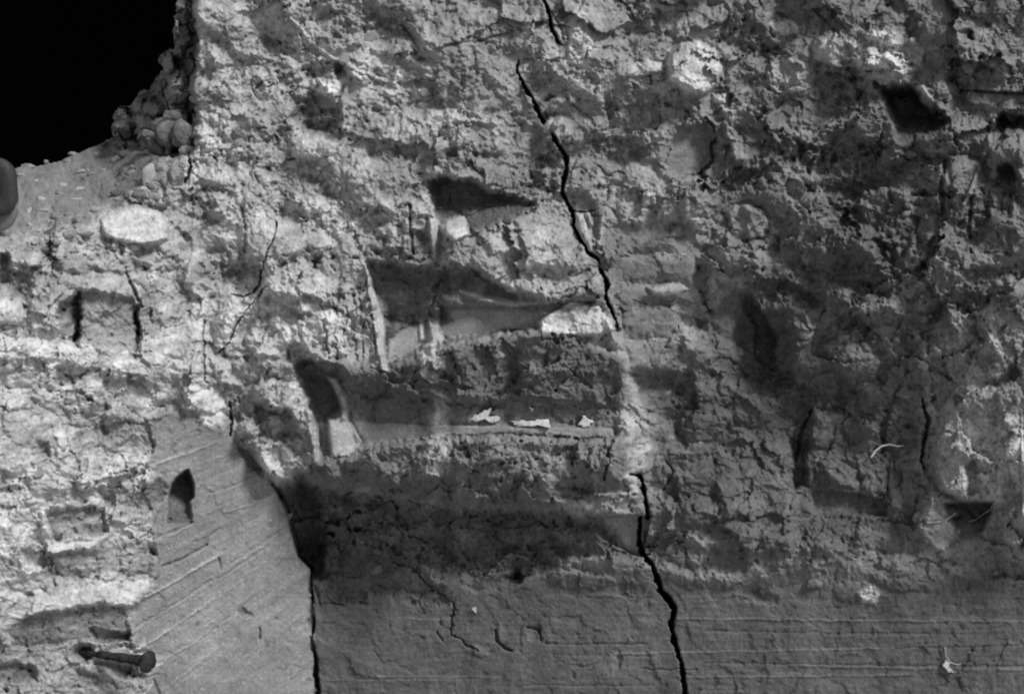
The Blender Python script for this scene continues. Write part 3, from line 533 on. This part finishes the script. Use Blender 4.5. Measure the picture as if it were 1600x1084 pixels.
# left edge of the tall wall: a dark joint behind the upright slab
line([(290,-30,4),(297,10,5),(304,40,7),(311,64,9),(302,90,10),(294,112,4),(293,140,3),(305,185,7),(292,200,11),(262,192,10),(246,182,8)], 6, -30, .75, late=True)
for c in ((312,20,14,26,9),(318,70,16,20,-8),(306,120,16,26,10),(322,170,20,14,-9),(308,205,18,20,10),(335,110,18,30,7),(345,35,26,18,-7)): blobh(*c)
E = [(140,-60),(290,-60),(300,20),(311,66),(300,104),(292,140),(298,165),(309,192),(297,238),(268,246),(225,238),(165,228)]
w = win([100, 330], [-500, 260], 30); sd = sdist(E + [(140, -500)][:0], QX[w] * .9 + U[w] * .1, QY[w] * .5 + V[w] * .5); m = sstep(sd / 8 * .5 + .5) * (V[w] > -60) + (V[w] <= -60) * (U[w] < 300)
tgt = -70 - (300 - U[w]) * .9 - np.clip(200 - V[w], 0, 300) * .15
Hh[w] += m * (tgt - Hh[w]); TONE[w] += m * (.21 - TONE[w]); ROUGH[w] += m * (1.5 - ROUGH[w]); LEDGE[w] *= 1 - m; CRUST[w] += m * (.7 - CRUST[w])
c1, c2, cp, cr = worley(QX[w], QY[w], 34, 17); Hh[w] += m * (46 * cp + 22 * cr - 12 * np.exp(-((c2 - c1) / .08) ** 2))
for pl, dh, tn, lb in (([(272,-20),(292,-20),(299,40),(301,64),(288,92),(272,88),(268,40)], 16, .20, "upright grey slab on the broken edge above the jutting rocks"), ([(250,88),(262,78),(274,88),(280,108),(262,116),(250,104)], 26, .27, None),
      ([(262,120),(284,104),(294,118),(297,160),(268,164),(258,142)], 22, .27, "pale smooth-faced rock between the slab and the dark gap"), ([(212,152),(236,128),(258,122),(260,148),(236,160)], 6, .15, None),
      ([(206,166),(236,158),(256,162),(254,186),(236,212),(214,214),(204,190)], 24, .21, "cracked boulder in the middle of the broken edge"), ([(170,216),(176,186),(196,168),(206,180),(212,214),(196,222)], 12, .17, "smooth boulder lowest on the broken edge against the black void"),
      ([(262,164),(290,160),(292,176),(268,180)], 22, .30, None), ([(254,204),(272,190),(290,200),(292,232),(262,236)], 26, .24, None), ([(216,220),(240,214),(250,232),(224,238)], 18, .24, None)):
    part('boulder', BANK, pl, dh=dh, gu=-.15, gv=.15, soft=5, mode=2, tone=tn, rough=.9, crust=.6, groove=14, gw=4, dome=12, label=lb)

line([(292,235,5),(298,262,8),(290,285,6)], 6, -30, .7, late=True)

# ------------------------------------------------------------------ fine relief
AX = WX + 14 * fbm(U, V, 90, 2, 41); AY = WY + 14 * fbm(U, V, 90, 2, 43)
f1, f2, pl1, r1 = worley(AX, AY * 1.15, 46, 1)
g1, g2, pl2, r2 = worley(AX, AY * 1.2, 17, 2)
k1, k2, pl3, r3 = worley(WX, WY, 7.5, 3)
zone = sstep(fbm(U, V, 120, 2, 51) * 1.6 + .55)
det = 9 * pl1 + 2.5 * r1 + zone * (2.8 * pl2 + .8 * r2) + 1.0 * pl3 + .5 * r3
det -= 1.7 * np.exp(-((f2 - f1) / .07) ** 2) * sstep(fbm(U, V, 70, 2, 55) * 3 - .4) + .8 * np.exp(-((g2 - g1) / .10) ** 2) * zone
det += 15 * fbm(AX, AY, 85, 5, 61, .55) + 4.0 * ridged(AX, AY, 26, 4, 63, .6) + 1.3 * ridged(U, V, 7, 2, 67)
pit = np.clip(fbm(AX, AY, 13, 2, 71) - .28, 0, 1); det -= 26 * pit * zone
det += .5 * perlin(U / 2.6, V / 2.6, 81)
MAC = np.clip(ROUGH * 1.4 - .35, 0, 1) * (1 - LEDGE) * (1 - SMOOTH) * np.clip((920 - V) / 60, 0, 1)
h1, h2, plA, rA = worley(QX, QY * 1.15, 115, 7); e1, e2, plB, rB = worley(QX + 9, QY * 1.1, 62, 8)
bil = np.abs(perlin(AX / 105, AY / 85, 301)); bil2 = np.abs(perlin(AX / 52, AY / 44, 307))
right = sstep((U - 850) / 350)
Hh += 1.3 * MAC * ((16 + 14 * right) * plA + (11 + 5 * right) * plB + 26 * fbm(U, V, 200, 2, 303) - (22 + 14 * right) * (.35 - bil) - 14 * (.3 - bil2) * sstep(fbm(U, V, 150, 2, 309) * 2 + .5))
Hh += det * ROUGH
# the cut faces keep faint tool strokes
phi = np.arctan2(V - 430, 1160 - U)
strokes = fbm(phi * 700, (U + V) * .05, 9, 3, 91) * .6 + fbm(phi * 1500, (U + V) * .08, 7, 3, 92) * .7
Hh += SMOOTH * (.9 * strokes + 2.5 * fbm(U, V, 60, 2, 93) + .5 * perlin(U / 3, V / 3, 95))
low = sstep((V - 900) / 40) * (1 - mB)
lowst = fbm(U * .05, V + .01 * U, 10, 3, 97) * .6 + fbm(U * .08, V + .008 * U, 4, 2, 98) * .6
Hh += low * (.8 * lowst + 1.1 * fbm(U, V, 14, 3, 99) + .45 * perlin(U / 3, V / 3, 96))
Hh += LEDGE * (5.0 * fbm(U, V * 1.6, 12, 3, 101) + 9 * fbm(U, V * 2, 46, 2, 103) + .8 * perlin(U / 3, V / 2, 102))
for c in CRACKS: _line(*c)
# pale crust and mottling, darker in pits and creases
m1 = ridged(AX, AY, 24, 4, 111, .7); m2 = fbm(WX, WY, 34, 4, 121, .65); m3 = fbm(U, V, 5, 2, 131)
m4 = ridged(WX * 1.3, WY * .75, 10, 2, 141)
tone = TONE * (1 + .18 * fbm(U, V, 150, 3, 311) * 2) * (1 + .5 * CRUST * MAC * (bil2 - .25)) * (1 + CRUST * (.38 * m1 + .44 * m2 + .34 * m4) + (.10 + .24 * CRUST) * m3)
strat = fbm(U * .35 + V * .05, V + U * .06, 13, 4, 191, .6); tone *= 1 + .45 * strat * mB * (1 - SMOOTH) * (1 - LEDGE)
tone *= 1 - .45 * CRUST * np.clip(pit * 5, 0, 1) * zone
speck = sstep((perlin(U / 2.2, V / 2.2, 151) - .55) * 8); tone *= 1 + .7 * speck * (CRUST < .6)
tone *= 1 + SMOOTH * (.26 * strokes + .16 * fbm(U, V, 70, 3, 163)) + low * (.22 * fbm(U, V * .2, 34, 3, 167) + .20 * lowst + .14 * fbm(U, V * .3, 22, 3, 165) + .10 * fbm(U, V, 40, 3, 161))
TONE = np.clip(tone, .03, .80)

# ------------------------------------------------------------------ to space
fwd = np.array([0, math.cos(PITCH), -math.sin(PITCH)]); upv = np.array([0, math.sin(PITCH), math.cos(PITCH)])
SV = (542 - V) * K; SU = (U - 800) * K
D = Y0 / (math.cos(PITCH) + SV * math.sin(PITCH)) - Hh * S
PX = D * SU; PY = D * (fwd[1] + SV * upv[1]); PZ = CAMZ + D * (fwd[2] + SV * upv[2])
def at(u, v, dh=0.0):
    """the point of the built surface seen at photo position (u, v), lifted dh px towards the viewer"""
    i = int(np.argmin(np.abs(us - u))); j = int(np.argmin(np.abs(vs - v)))
    d = D[j, i] - dh * S; s, t = (u - 800) * K, (542 - v) * K
    return Vector((d * s, d * (fwd[1] + t * upv[1]), CAMZ + d * (fwd[2] + t * upv[2]))), float(d)
def pos(u, v, d):
    s, t = (u - 800) * K, (542 - v) * K
    return Vector((d * s, d * (fwd[1] + t * upv[1]), CAMZ + d * (fwd[2] + t * upv[2])))

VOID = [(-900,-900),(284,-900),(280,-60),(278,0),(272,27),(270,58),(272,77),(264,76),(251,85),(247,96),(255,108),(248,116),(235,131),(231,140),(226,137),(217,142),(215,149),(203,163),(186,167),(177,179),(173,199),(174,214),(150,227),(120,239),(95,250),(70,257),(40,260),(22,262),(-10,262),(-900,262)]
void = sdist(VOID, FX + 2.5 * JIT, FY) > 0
quad_ok = ~(void[:-1, :-1] | void[1:, :-1] | void[:-1, 1:] | void[1:, 1:])
lab = LBL[:-1, :-1].copy()
bank = (mB[:-1, :-1] > .5) & (lab == 0)
LEDGE_ID, BANK_ID = -2, -1
lab[bank] = BANK_ID
lab[(sdist(LE, WX, WY)[:-1, :-1] > 0) & bank] = LEDGE_ID
idx = np.arange(NV * NU, dtype=np.int32).reshape(NV, NU)
Q = np.stack([idx[:-1, :-1], idx[1:, :-1], idx[1:, 1:], idx[:-1, 1:]], -1)     # faces the viewer
CO = np.stack([PX, PY, PZ], -1).reshape(-1, 3).astype(F); TN = TONE.reshape(-1)
CAMP = np.array([0, 0, CAMZ], F)

def mesh_from(name, co, faces, tn, mat, parent=None):
    me = bpy.data.meshes.new(name); n = len(co); k = len(faces)
    me.vertices.add(n); me.vertices.foreach_set("co", np.ascontiguousarray(co, F).ravel())
    me.loops.add(k * 4); me.loops.foreach_set("vertex_index", np.ascontiguousarray(faces, np.int32).ravel())
    me.polygons.add(k); me.polygons.foreach_set("loop_start", np.arange(0, k * 4, 4, dtype=np.int32))
    me.update(calc_edges=True)
    a = me.attributes.new("tone", 'FLOAT', 'POINT'); a.data.foreach_set("value", np.ascontiguousarray(tn, F))
    me.materials.append(mat)
    o = bpy.data.objects.new(name, me); COL.objects.link(o)
    if parent: o.parent = parent; o.matrix_parent_inverse = Matrix.Translation(-parent.location)
    return o
def cut(name, mask, mat, parent=None, thick=None, skirt=0.0):
    f = Q[mask & quad_ok]
    if len(f) < 6: return None
    used, inv = np.unique(f, return_inverse=True); f = inv.reshape(-1, 4).astype(np.int32)
    co = CO[used]; tn = TN[used]; n = len(co); dep = thick or skirt
    if dep:
        e = np.concatenate([f[:, [0, 1]], f[:, [1, 2]], f[:, [2, 3]], f[:, [3, 0]]]).astype(np.int64)
        key = e[:, 0] * n + e[:, 1]; rkey = e[:, 1] * n + e[:, 0]; be = e[~np.isin(key, rkey)]
        ray = co - CAMP; ray /= np.linalg.norm(ray, axis=1)[:, None]
        if thick:
            co2 = co + ray * thick; faces = [f, f[:, ::-1] + n]
            side = np.stack([be[:, 1], be[:, 0], be[:, 0] + n, be[:, 1] + n], -1)
            co = np.concatenate([co, co2]); tn = np.concatenate([tn, tn]); f = np.concatenate(faces + [side])
        else:
            bv, binv = np.unique(be, return_inverse=True); be2 = binv.reshape(-1, 2)
            side = np.stack([be[:, 1], be[:, 0], be2[:, 0] + n, be2[:, 1] + n], -1)
            co = np.concatenate([co, co[bv] + ray[bv] * skirt]); tn = np.concatenate([tn, tn[bv]]); f = np.concatenate([f, side])
    return mesh_from(name, co, f, tn, mat, parent)

def thing(name, label, cat, loc, group=None):
    o = bpy.data.objects.new(name, None); COL.objects.link(o); o.location = loc; o.empty_display_size = .1
    o['label'] = label; o['category'] = cat
    if group: o['group'] = group
    return o
def tag(o, label=None, cat=None, group=None, kind=None):
    if label: o['label'] = label
    if cat: o['category'] = cat
    if group: o['group'] = group
    if kind: o['kind'] = kind
    return o
wall_t = thing('earth_wall', "tall rough grey earth wall with three stepped niches and a long jagged crack", 'wall', (0.3, 4.0, 0))
bank_t = thing('cut_bank', "bright bank on the left with smooth cut lower face, bricks and a dark hole", 'bank', (-1.2, 3.2, 0))
cut('wall_face', lab == 0, M_EARTH, wall_t)
cut('bank_face', lab == BANK_ID, M_EARTH, bank_t, skirt=.35)
tag(cut('terrain', lab == LEDGE_ID, M_EARTH, None, skirt=.35), kind='structure')
for k, (nm, par, mt, lb) in PARTS.items():
    o = cut(nm, lab == k, mt, wall_t if par == WALL else bank_t, thick=.06)
    if o is not None and lb: o['label'] = lb

# ------------------------------------------------------------------ loose rocks
def rock_mesh(name, seed, mat, cuts=14, sub=3, rough=.05, flat=1.0):
    import bmesh
    r = np.random.RandomState(seed); bm = bmesh.new(); bmesh.ops.create_icosphere(bm, subdivisions=sub, radius=1)
    nrm = r.normal(size=(cuts, 3)); nrm /= np.linalg.norm(nrm, axis=1)[:, None]; dd = r.uniform(.62, .95, cuts) * (.82 if cuts < 9 else 1)
    for v in bm.verts:
        c = np.array(v.co[:]); c /= np.linalg.norm(c); p = nrm @ c
        rad = min([1.05] + [dd[i] / p[i] for i in range(cuts) if p[i] > .05])
        rad += rough * (math.sin(7 * c[0] + seed) * math.sin(9 * c[1] + 2 * seed) * math.sin(8 * c[2])) + r.normal() * rough * .25
        rad += rough * 1.1 * noise.fractal(Vector((c * 2.6).tolist()) + Vector((seed, 0, 0)), .8, 2.1, 5)
        v.co = Vector((c * rad).tolist())
    me = bpy.data.meshes.new(name); bm.to_mesh(me); bm.free(); me.materials.append(mat); return me
def rock(name, u, v, ru, rv, seed, mat, lift=0.0, rot=0, depth=None, rd=None, parent=None, mesh=None, cuts=14, sub=3, rg=.05):
    p, d = at(u, v, lift)
    if depth is not None: d = depth; p = pos(u, v, d)
    me = mesh or rock_mesh(name, seed, mat, cuts, sub, rg)
    o = bpy.data.objects.new(name, me); COL.objects.link(o)
    o.location = p; o.scale = (ru * K * d, (rd or (ru + rv) / 2) * K * d, rv * K * d)
    rr = random.Random(seed); o.rotation_euler = (-PITCH + rr.uniform(-.1, .1), math.radians(rot), rr.uniform(-.4, .4))
    if parent: o.parent = parent; o.matrix_parent_inverse = Matrix.Translation(-parent.location)
    return o
_, dE = at(300, 180)
ED = at(306, 130)[1] + .12
BOULD = [  # u, v, ru, rv, rot, mat, extra depth, label
 (263, 205, 17, 20, 0, M_EDGE, -.08, "grey rock at the head of the dusty ledge"),
 (288, 212, 14, 22, 0, M_EDGE, -.10, "pale rock wedged against the wall at the head of the ledge"),
 (270, 186, 15, 12, 20, M_EDGE, -.06, "grey angular rock filling the gap between the edge pile and the wall"),
 (246, 196, 13, 11, -15, M_DARK, -.02, "dark small rock in the shaded gap of the edge pile"),
 (228, 214, 15, 10, 5, M_EDGE, -.05, "blocky grey rock at the front foot of the ridged boulder"),
 (292, 238, 10, 9, 5, M_PALE, -.10, "small white rock against the wall above the rounded grey stone"),
 (242, 228, 16, 11, 15, M_EDGE, -.06, "low grey rock lying at the upper end of the ledge"),
]
for i, (u, v, a, b, rot, m, ex, lb) in enumerate(BOULD):
    o = rock('boulder', u, v, a * 1.25, b * 1.2, 100 + i, m, rot=rot, depth=ED + ex, rd=max(a, b), cuts=8, sub=4, rg=.035); tag(o, lb, 'rock', 'rocks on the broken edge')
LS = [ # stones on the ledge
 (45, 262, 14, 6, 0, M_MID, 3, "flat grey stone on the skyline of the ledge beside the dark metal object"),
 (32, 274, 9, 4, 10, M_MID, 2, "thin dark-edged stone just in front of the skyline stone"),
 (105, 252, 7, 6, 0, M_MID, 2, "knobbly stone on the far rim of the ledge"),
 (72, 253, 4, 4, 0, M_MID, 2, "tiny stone on the rim near the skyline stone"),
 (114, 241, 8, 4, 0, M_MID, 2, "small stone on the far rim near the boulders"),
 (126, 269, 10, 4, -12, M_PALE, 2, "pale flat stone in the middle of the ledge"),
 (143, 273, 9, 5, 10, M_MID, 2, "grey stone touching the pale flat one"),
 (124, 296, 8, 5, 0, M_PALE, 3, "bright pebble beside a dark dent in the ledge"),
 (118, 312, 11, 3, -8, M_PALE, 1, "thin pale flake lying on the dusty ledge"),
 (68, 329, 9, 4, -5, M_PALE, 2, "pale flake towards the front of the ledge near the metal object"),
 (45, 331, 3, 8, 20, M_PALE, 3, "narrow upright white chip near the metal object"),
 (104, 356, 8, 6, 30, M_PALE, 4, "pale angular stone before the big flat stone"),
 (130, 362, 17, 9, 10, M_PALE, 3, "rounded pale stone touching the ledge front edge"),
 (88, 378, 8, 6, 0, M_MID, 4, "lumpy stone on the front lip of the ledge"),
 (148, 331, 9, 6, 0, M_MID, 3, "speckled stone just behind the big flat stone"),
 (204, 272, 10, 7, 0, M_MID, 3, "grey stone left of the white shard"),
 (222, 296, 8, 5, 0, M_PALE, 3, "pale chip in front of the white shard"),
]
for i, (u, v, a, b, rot, m, lift, lb) in enumerate(LS):
    o = rock('ledge_stone', u, v, a, b, 200 + i, m, lift=lift, rot=rot); tag(o, lb, 'stone', 'loose stones on the ledge')
sh = rock('white_shard', 232, 277, 9, 24, 300, M_PALE, lift=6, rot=4); tag(sh, "white pointed shard standing upright at the back of the ledge", 'stone')
sh = rock('ledge_stone', 273, 276, 16, 20, 302, M_MID, lift=4); tag(sh, "rounded grey stone at the wall foot right of the white shard", 'stone', 'loose stones on the ledge')
peb = [rock_mesh('pebble', 400 + i, m, 9, 2) for i, m in enumerate((M_MID, M_MID, M_MID, M_DARK, M_PALE))]
rnd = random.Random(5); n = 0
while n < 60:
    u = rnd.uniform(0, 260); v = rnd.uniform(240, 395)
    i = int(np.argmin(np.abs(us - u))); j = int(np.argmin(np.abs(vs - v)))
    if void[j, i] or (u < 30 and v < 380) or LBL[j, i] > 0: continue
    s = rnd.choice((1.6, 2.2, 3, 4, 6, 9)) * (.7 if v < 280 else 1)
    o = rock('pebble', u, v, s * 1.3, s * .8, n, None, lift=.6, rot=rnd.uniform(-30, 30), mesh=peb[n % 5])
    tag(o, "tiny loose pebble lying in the dust of the ledge", 'pebble', 'tiny pebbles strewn over the ledge'); n += 1
chips0 = [rock_mesh('rubble_stone', 600 + i, m, 7, 2, .04) for i, m in enumerate((M_EDGE, M_MID, M_EDGE))]
n = 0
while n < 46:
    u = rnd.uniform(180, 300); v = rnd.uniform(214, 318)
    i = int(np.argmin(np.abs(us - u))); j = int(np.argmin(np.abs(vs - v)))
    if void[j, i]: continue
    s = rnd.choice((4, 5, 6, 8, 10))
    o = rock('rubble_stone', u, v, s * 1.25, s * .95, n, None, lift=1, rot=rnd.uniform(-30, 30), mesh=chips0[n % 3])
    tag(o, "small angular stone in the rubble where the ledge meets the tall wall", 'stone', 'rubble at the head of the ledge'); n += 1
# clods and chips held in the wall and bank
chips = [rock_mesh('stone', 500 + i, m, 11, 2, .08) for i, m in enumerate((M_MID, M_MID, M_PALE, M_DARK, M_MID, M_DARK))]
n = 0
while n < 230:
    u = rnd.uniform(0, 1600); v = rnd.uniform(0, 900)
    i = int(np.argmin(np.abs(us - u))); j = int(np.argmin(np.abs(vs - v)))
    if void[j, i] or ROUGH[j, i] < .5 or LBL[j, i] or LEDGE[j, i] > 0: continue
    b = mB[j, i] > .5; s = rnd.choice((4, 5, 6, 7, 9, 12)) * rnd.uniform(.8, 1.15)
    t = TONE[j, i]; me = chips[rnd.choice((0, 1, 2, 4) if t > .28 else (0, 3, 5))]
    rock('stone', u, v, s * 1.15, s * .85, n, None, lift=-s * .35, rot=rnd.uniform(-40, 40), mesh=me, parent=bank_t if b else wall_t, rd=s * .8); n += 1

# ------------------------------------------------------------------ iron spike driven into the bank
import bmesh
def lathe(name, prof, seg, mat, parent=None, wob=0.0, seed=0):
    bm = bmesh.new(); rings = []; rr = random.Random(seed)
    for (x, r) in prof:
        rings.append([bm.verts.new((x + rr.uniform(-wob, wob) * .4, r * math.cos(2 * math.pi * k / seg) * (1 + rr.uniform(-wob, wob) * 4), r * math.sin(2 * math.pi * k / seg) * (1 + rr.uniform(-wob, wob) * 4))) for k in range(seg)])
    for a, b in zip(rings, rings[1:]):
        for k in range(seg): bm.faces.new((a[k], a[(k + 1) % seg], b[(k + 1) % seg], b[k]))
    bm.faces.new(rings[0][::-1]); bm.faces.new(rings[-1]); bmesh.ops.recalc_face_normals(bm, faces=bm.faces)
    me = bpy.data.meshes.new(name); bm.to_mesh(me); bm.free(); me.materials.append(mat)
    for p in me.polygons: p.use_smooth = True
    o = bpy.data.objects.new(name, me); COL.objects.link(o)
    if parent: o.parent = parent
    return o
pa, da = at(130, 1018, 6); pb = pos(228, 1033, da - .075)
sp = thing('iron_spike', "dark rusty iron spike with a round flat head driven into the bank", 'spike', pa)
ax = (pb - pa).normalized(); Lsp = (pb - pa).length
sp.rotation_mode = 'QUATERNION'; sp.rotation_quaternion = ax.to_track_quat('X', 'Z')
kk = K * da
lathe('shank', [(-.05, 3 * kk), (-.01, 5 * kk), (.02, 4.5 * kk)] + [(Lsp * t, kk * (4.6 + 3.4 * t + .5 * math.sin(t * 23) + .4 * math.sin(t * 51))) for t in [.15 + .05 * i for i in range(17)]] + [(Lsp, 7 * kk)], 14, M_IRON, sp, .03, 1)
lathe('head', [(Lsp - .004, 10 * kk), (Lsp + .001, 16 * kk), (Lsp + .008, 17 * kk), (Lsp + .014, 15 * kk), (Lsp + .017, 6 * kk)], 20, M_IRON, sp, .01, 2)

# ------------------------------------------------------------------ dark metal object at the left edge
_, dm = at(10, 372); dm -= .04
mt_t = thing('metal_pan', "dark round-cornered metal pan on edge with a pale rim, at the left of the ledge", 'pan', pos(-34, 292, dm))
def rrect(hw, hh, r, n=10):
    pts = []
    for cx, cy, a0 in ((hw - r, hh - r, 0), (-hw + r, hh - r, 90), (-hw + r, -hh + r, 180), (hw - r, -hh + r, 270)):
        for k in range(n + 1):
            a = math.radians(a0 + 90 * k / n); pts.append((cx + r * math.cos(a), cy + r * math.sin(a)))
    return pts
def loft(name, secs, mat, parent):
    """rings of rounded rectangles (half-width, half-height, corner, y, dx, dz) in px of this depth"""
    bm = bmesh.new(); k_ = K * dm; rings = []
    for hw, hh, r, y, dx, dz in secs:
        rings.append([bm.verts.new(((x + dx) * k_, y * k_, (z + dz) * k_)) for x, z in rrect(hw, hh, r)])
    m = len(rings[0])
    for a, b in zip(rings, rings[1:]):
        for i in range(m): bm.faces.new((a[i], a[(i + 1) % m], b[(i + 1) % m], b[i]))
    bm.faces.new(rings[0][::-1]); bm.faces.new(rings[-1]); bmesh.ops.recalc_face_normals(bm, faces=bm.faces)
    me = bpy.data.meshes.new(name); bm.to_mesh(me); bm.free(); me.materials.append(mat)
    for p in me.polygons: p.use_smooth = len(p.vertices) == 4
    o = bpy.data.objects.new(name, me); COL.objects.link(o); o.parent = parent; return o
loft('pan_body', [(30, 20, 12, 6, -2, 2), (32, 22, 12, -8, -2, 2), (50, 38, 28, -10, 0, 1), (57, 45, 27, -8, 0, 0), (58, 46, 28, 0, 0, 0), (56, 44, 27, 14, 0, 0)], M_TYRE, mt_t)
loft('pan_rim', [(52, 42, 32, 4, -3, -20), (58, 48, 37, 3, -3, -22), (59, 49, 38, 8, -3, -23), (56, 46, 36, 12, -3, -23)], M_RIM, mt_t)

# ------------------------------------------------------------------ white lime splashes and roots
def splash(poly, lb, off=1.6):
    p = np.array(poly, float); c = p.mean(0); bm = bmesh.new(); top = []; bot = []
    P = []
    for i in range(len(p)):
        for t in (0, .25, .5, .75):
            q = p[i] * (1 - t) + p[(i + 1) % len(p)] * t; q = q + np.array([noise.noise(Vector((q[0] * .35, q[1] * .35, 3))), noise.noise(Vector((q[0] * .35, q[1] * .35, 9)))]) * 4.5; P.append(q)
    ds = at(c[0], c[1])[1]
    ds = min([ds] + [at(q[0], q[1])[1] for q in P]); dd = [ds] * len(P)
    for q, d in zip(P, dd): top.append(bm.verts.new(pos(q[0], q[1], d - off * S))); bot.append(bm.verts.new(pos(q[0], q[1], d + 12 * S)))
    m = len(P); ct = bm.verts.new(pos(c[0], c[1], ds - off * 1.8 * S)); cb = bm.verts.new(pos(c[0], c[1], ds + 12 * S))
    inn = [bm.verts.new(pos(c[0] * .25 + q[0] * .75, c[1] * .25 + q[1] * .75, d - off * 2.0 * S)) for q, d in zip(P, dd)]
    for i in range(m):
        j = (i + 1) % m
        bm.faces.new((top[i], top[j], inn[j], inn[i])); bm.faces.new((inn[i], inn[j], ct)); bm.faces.new((bot[j], bot[i], cb)); bm.faces.new((bot[i], bot[j], top[j], top[i]))
    bmesh.ops.recalc_face_normals(bm, faces=bm.faces)
    me = bpy.data.meshes.new('lime_splash'); bm.to_mesh(me); bm.free(); me.materials.append(M_WHITE)
    o = bpy.data.objects.new('lime_splash', me); COL.objects.link(o); o.parent = wall_t; o.matrix_parent_inverse = Matrix.Translation(-wall_t.location); o['label'] = lb
splash([(736,653),(750,646),(757,640),(768,637),(764,646),(760,651),(770,652),(782,651),(778,658),(768,661),(758,656),(748,658)], "forked white lime splash in the lower niche")
splash([(800,656),(820,658),(840,656),(858,655),(861,668),(840,664),(818,666),(803,663)], "long white lime splash in the lower niche")
splash([(902,663),(909,656),(913,648),(920,655),(927,659),(921,664),(912,668)], "star-shaped white lime splash in the lower niche")
splash([(827,637),(833,635),(836,639),(830,642)], "small white lime spot above the long splash")
splash([(738,948),(742,946),(746,953),(744,958),(739,955)], "single white spot on the smooth lower wall")
splash([(1472,1036),(1478,1030),(1486,1034),(1482,1042),(1490,1052),(1480,1048),(1474,1042)], "white star-like splash low on the right")
def root(name, pts, r, lb, mat=M_PALE):
    cu_ = bpy.data.curves.new(name, 'CURVE'); cu_.dimensions = '3D'; cu_.bevel_depth = r * S; cu_.bevel_resolution = 2; cu_.materials.append(mat)
    s_ = cu_.splines.new('POLY'); P = []
    for i in range(len(pts) - 1):
        for t in (0, .25, .5, .75): P.append((pts[i][0] * (1 - t) + pts[i + 1][0] * t, pts[i][1] * (1 - t) + pts[i + 1][1] * t))
    P.append(pts[-1]); s_.points.add(len(P) - 1)
    Dm = [at(*q)[1] for q in P]; Dm = [min(Dm[max(0, i - 3):i + 4]) for i in range(len(Dm))]
    for i, (q, d) in enumerate(zip(P, Dm)):
        p = pos(q[0], q[1], d - 2 * S); s_.points[i].co = (*p, 1); s_.points[i].radius = 1 - .5 * i / len(P)
    tmp = bpy.data.objects.new(name + '_curve', cu_); me = bpy.data.meshes.new_from_object(tmp); bpy.data.objects.remove(tmp)
    o = bpy.data.objects.new(name, me); COL.objects.link(o); tag(o, lb, 'root')
root('dry_root', [(1361,714),(1368,704),(1377,697),(1390,694),(1402,697),(1412,696)], 1.9, "white curled dry root among the blocks on the right", M_WHITE)
root('dry_root', [(1448,816),(1462,816),(1478,812),(1492,802),(1500,796)], 1.7, "pale rootlet hanging left of the pointed overhang pit")
root('dry_root', [(1552,788),(1548,796),(1536,803),(1524,812),(1514,814)], 1.5, "pale rootlet at the right corner of the pointed overhang pit")
root('dry_root', [(1476,1010),(1478,1024),(1484,1034),(1496,1038),(1502,1036)], 1.2, "thin pale rootlet beside the white star-like splash low on the wall")

# ------------------------------------------------------------------ ground and an added box, its near-black colour standing in for shade
def boxquad(name, quads, mat, kind='structure'):
    bm = bmesh.new()
    for q in quads: bm.faces.new([bm.verts.new(p) for p in q])
    me = bpy.data.meshes.new(name); bm.to_mesh(me); bm.free(); me.materials.append(mat)
    o = bpy.data.objects.new(name, me); COL.objects.link(o); o['kind'] = kind; return o
boxquad('ground', [[(-60, -60, 0), (60, -60, 0), (60, 60, 0), (-60, 60, 0)]], M_SOIL)
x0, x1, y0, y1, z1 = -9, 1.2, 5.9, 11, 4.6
boxquad('dark_backdrop', [[(x0, y1, 0), (x1, y1, 0), (x1, y1, z1), (x0, y1, z1)], [(x0, y0, .004), (x1, y0, .004), (x1, y1, .004), (x0, y1, .004)],
   [(x0, y0, z1), (x1, y0, z1), (x1, y1, z1), (x0, y1, z1)], [(x0, y0, 0), (x0, y1, 0), (x0, y1, z1), (x0, y0, z1)], [(x1, y0, 0), (x1, y1, 0), (x1, y1, z1), (x1, y0, z1)]], M_SHADE)
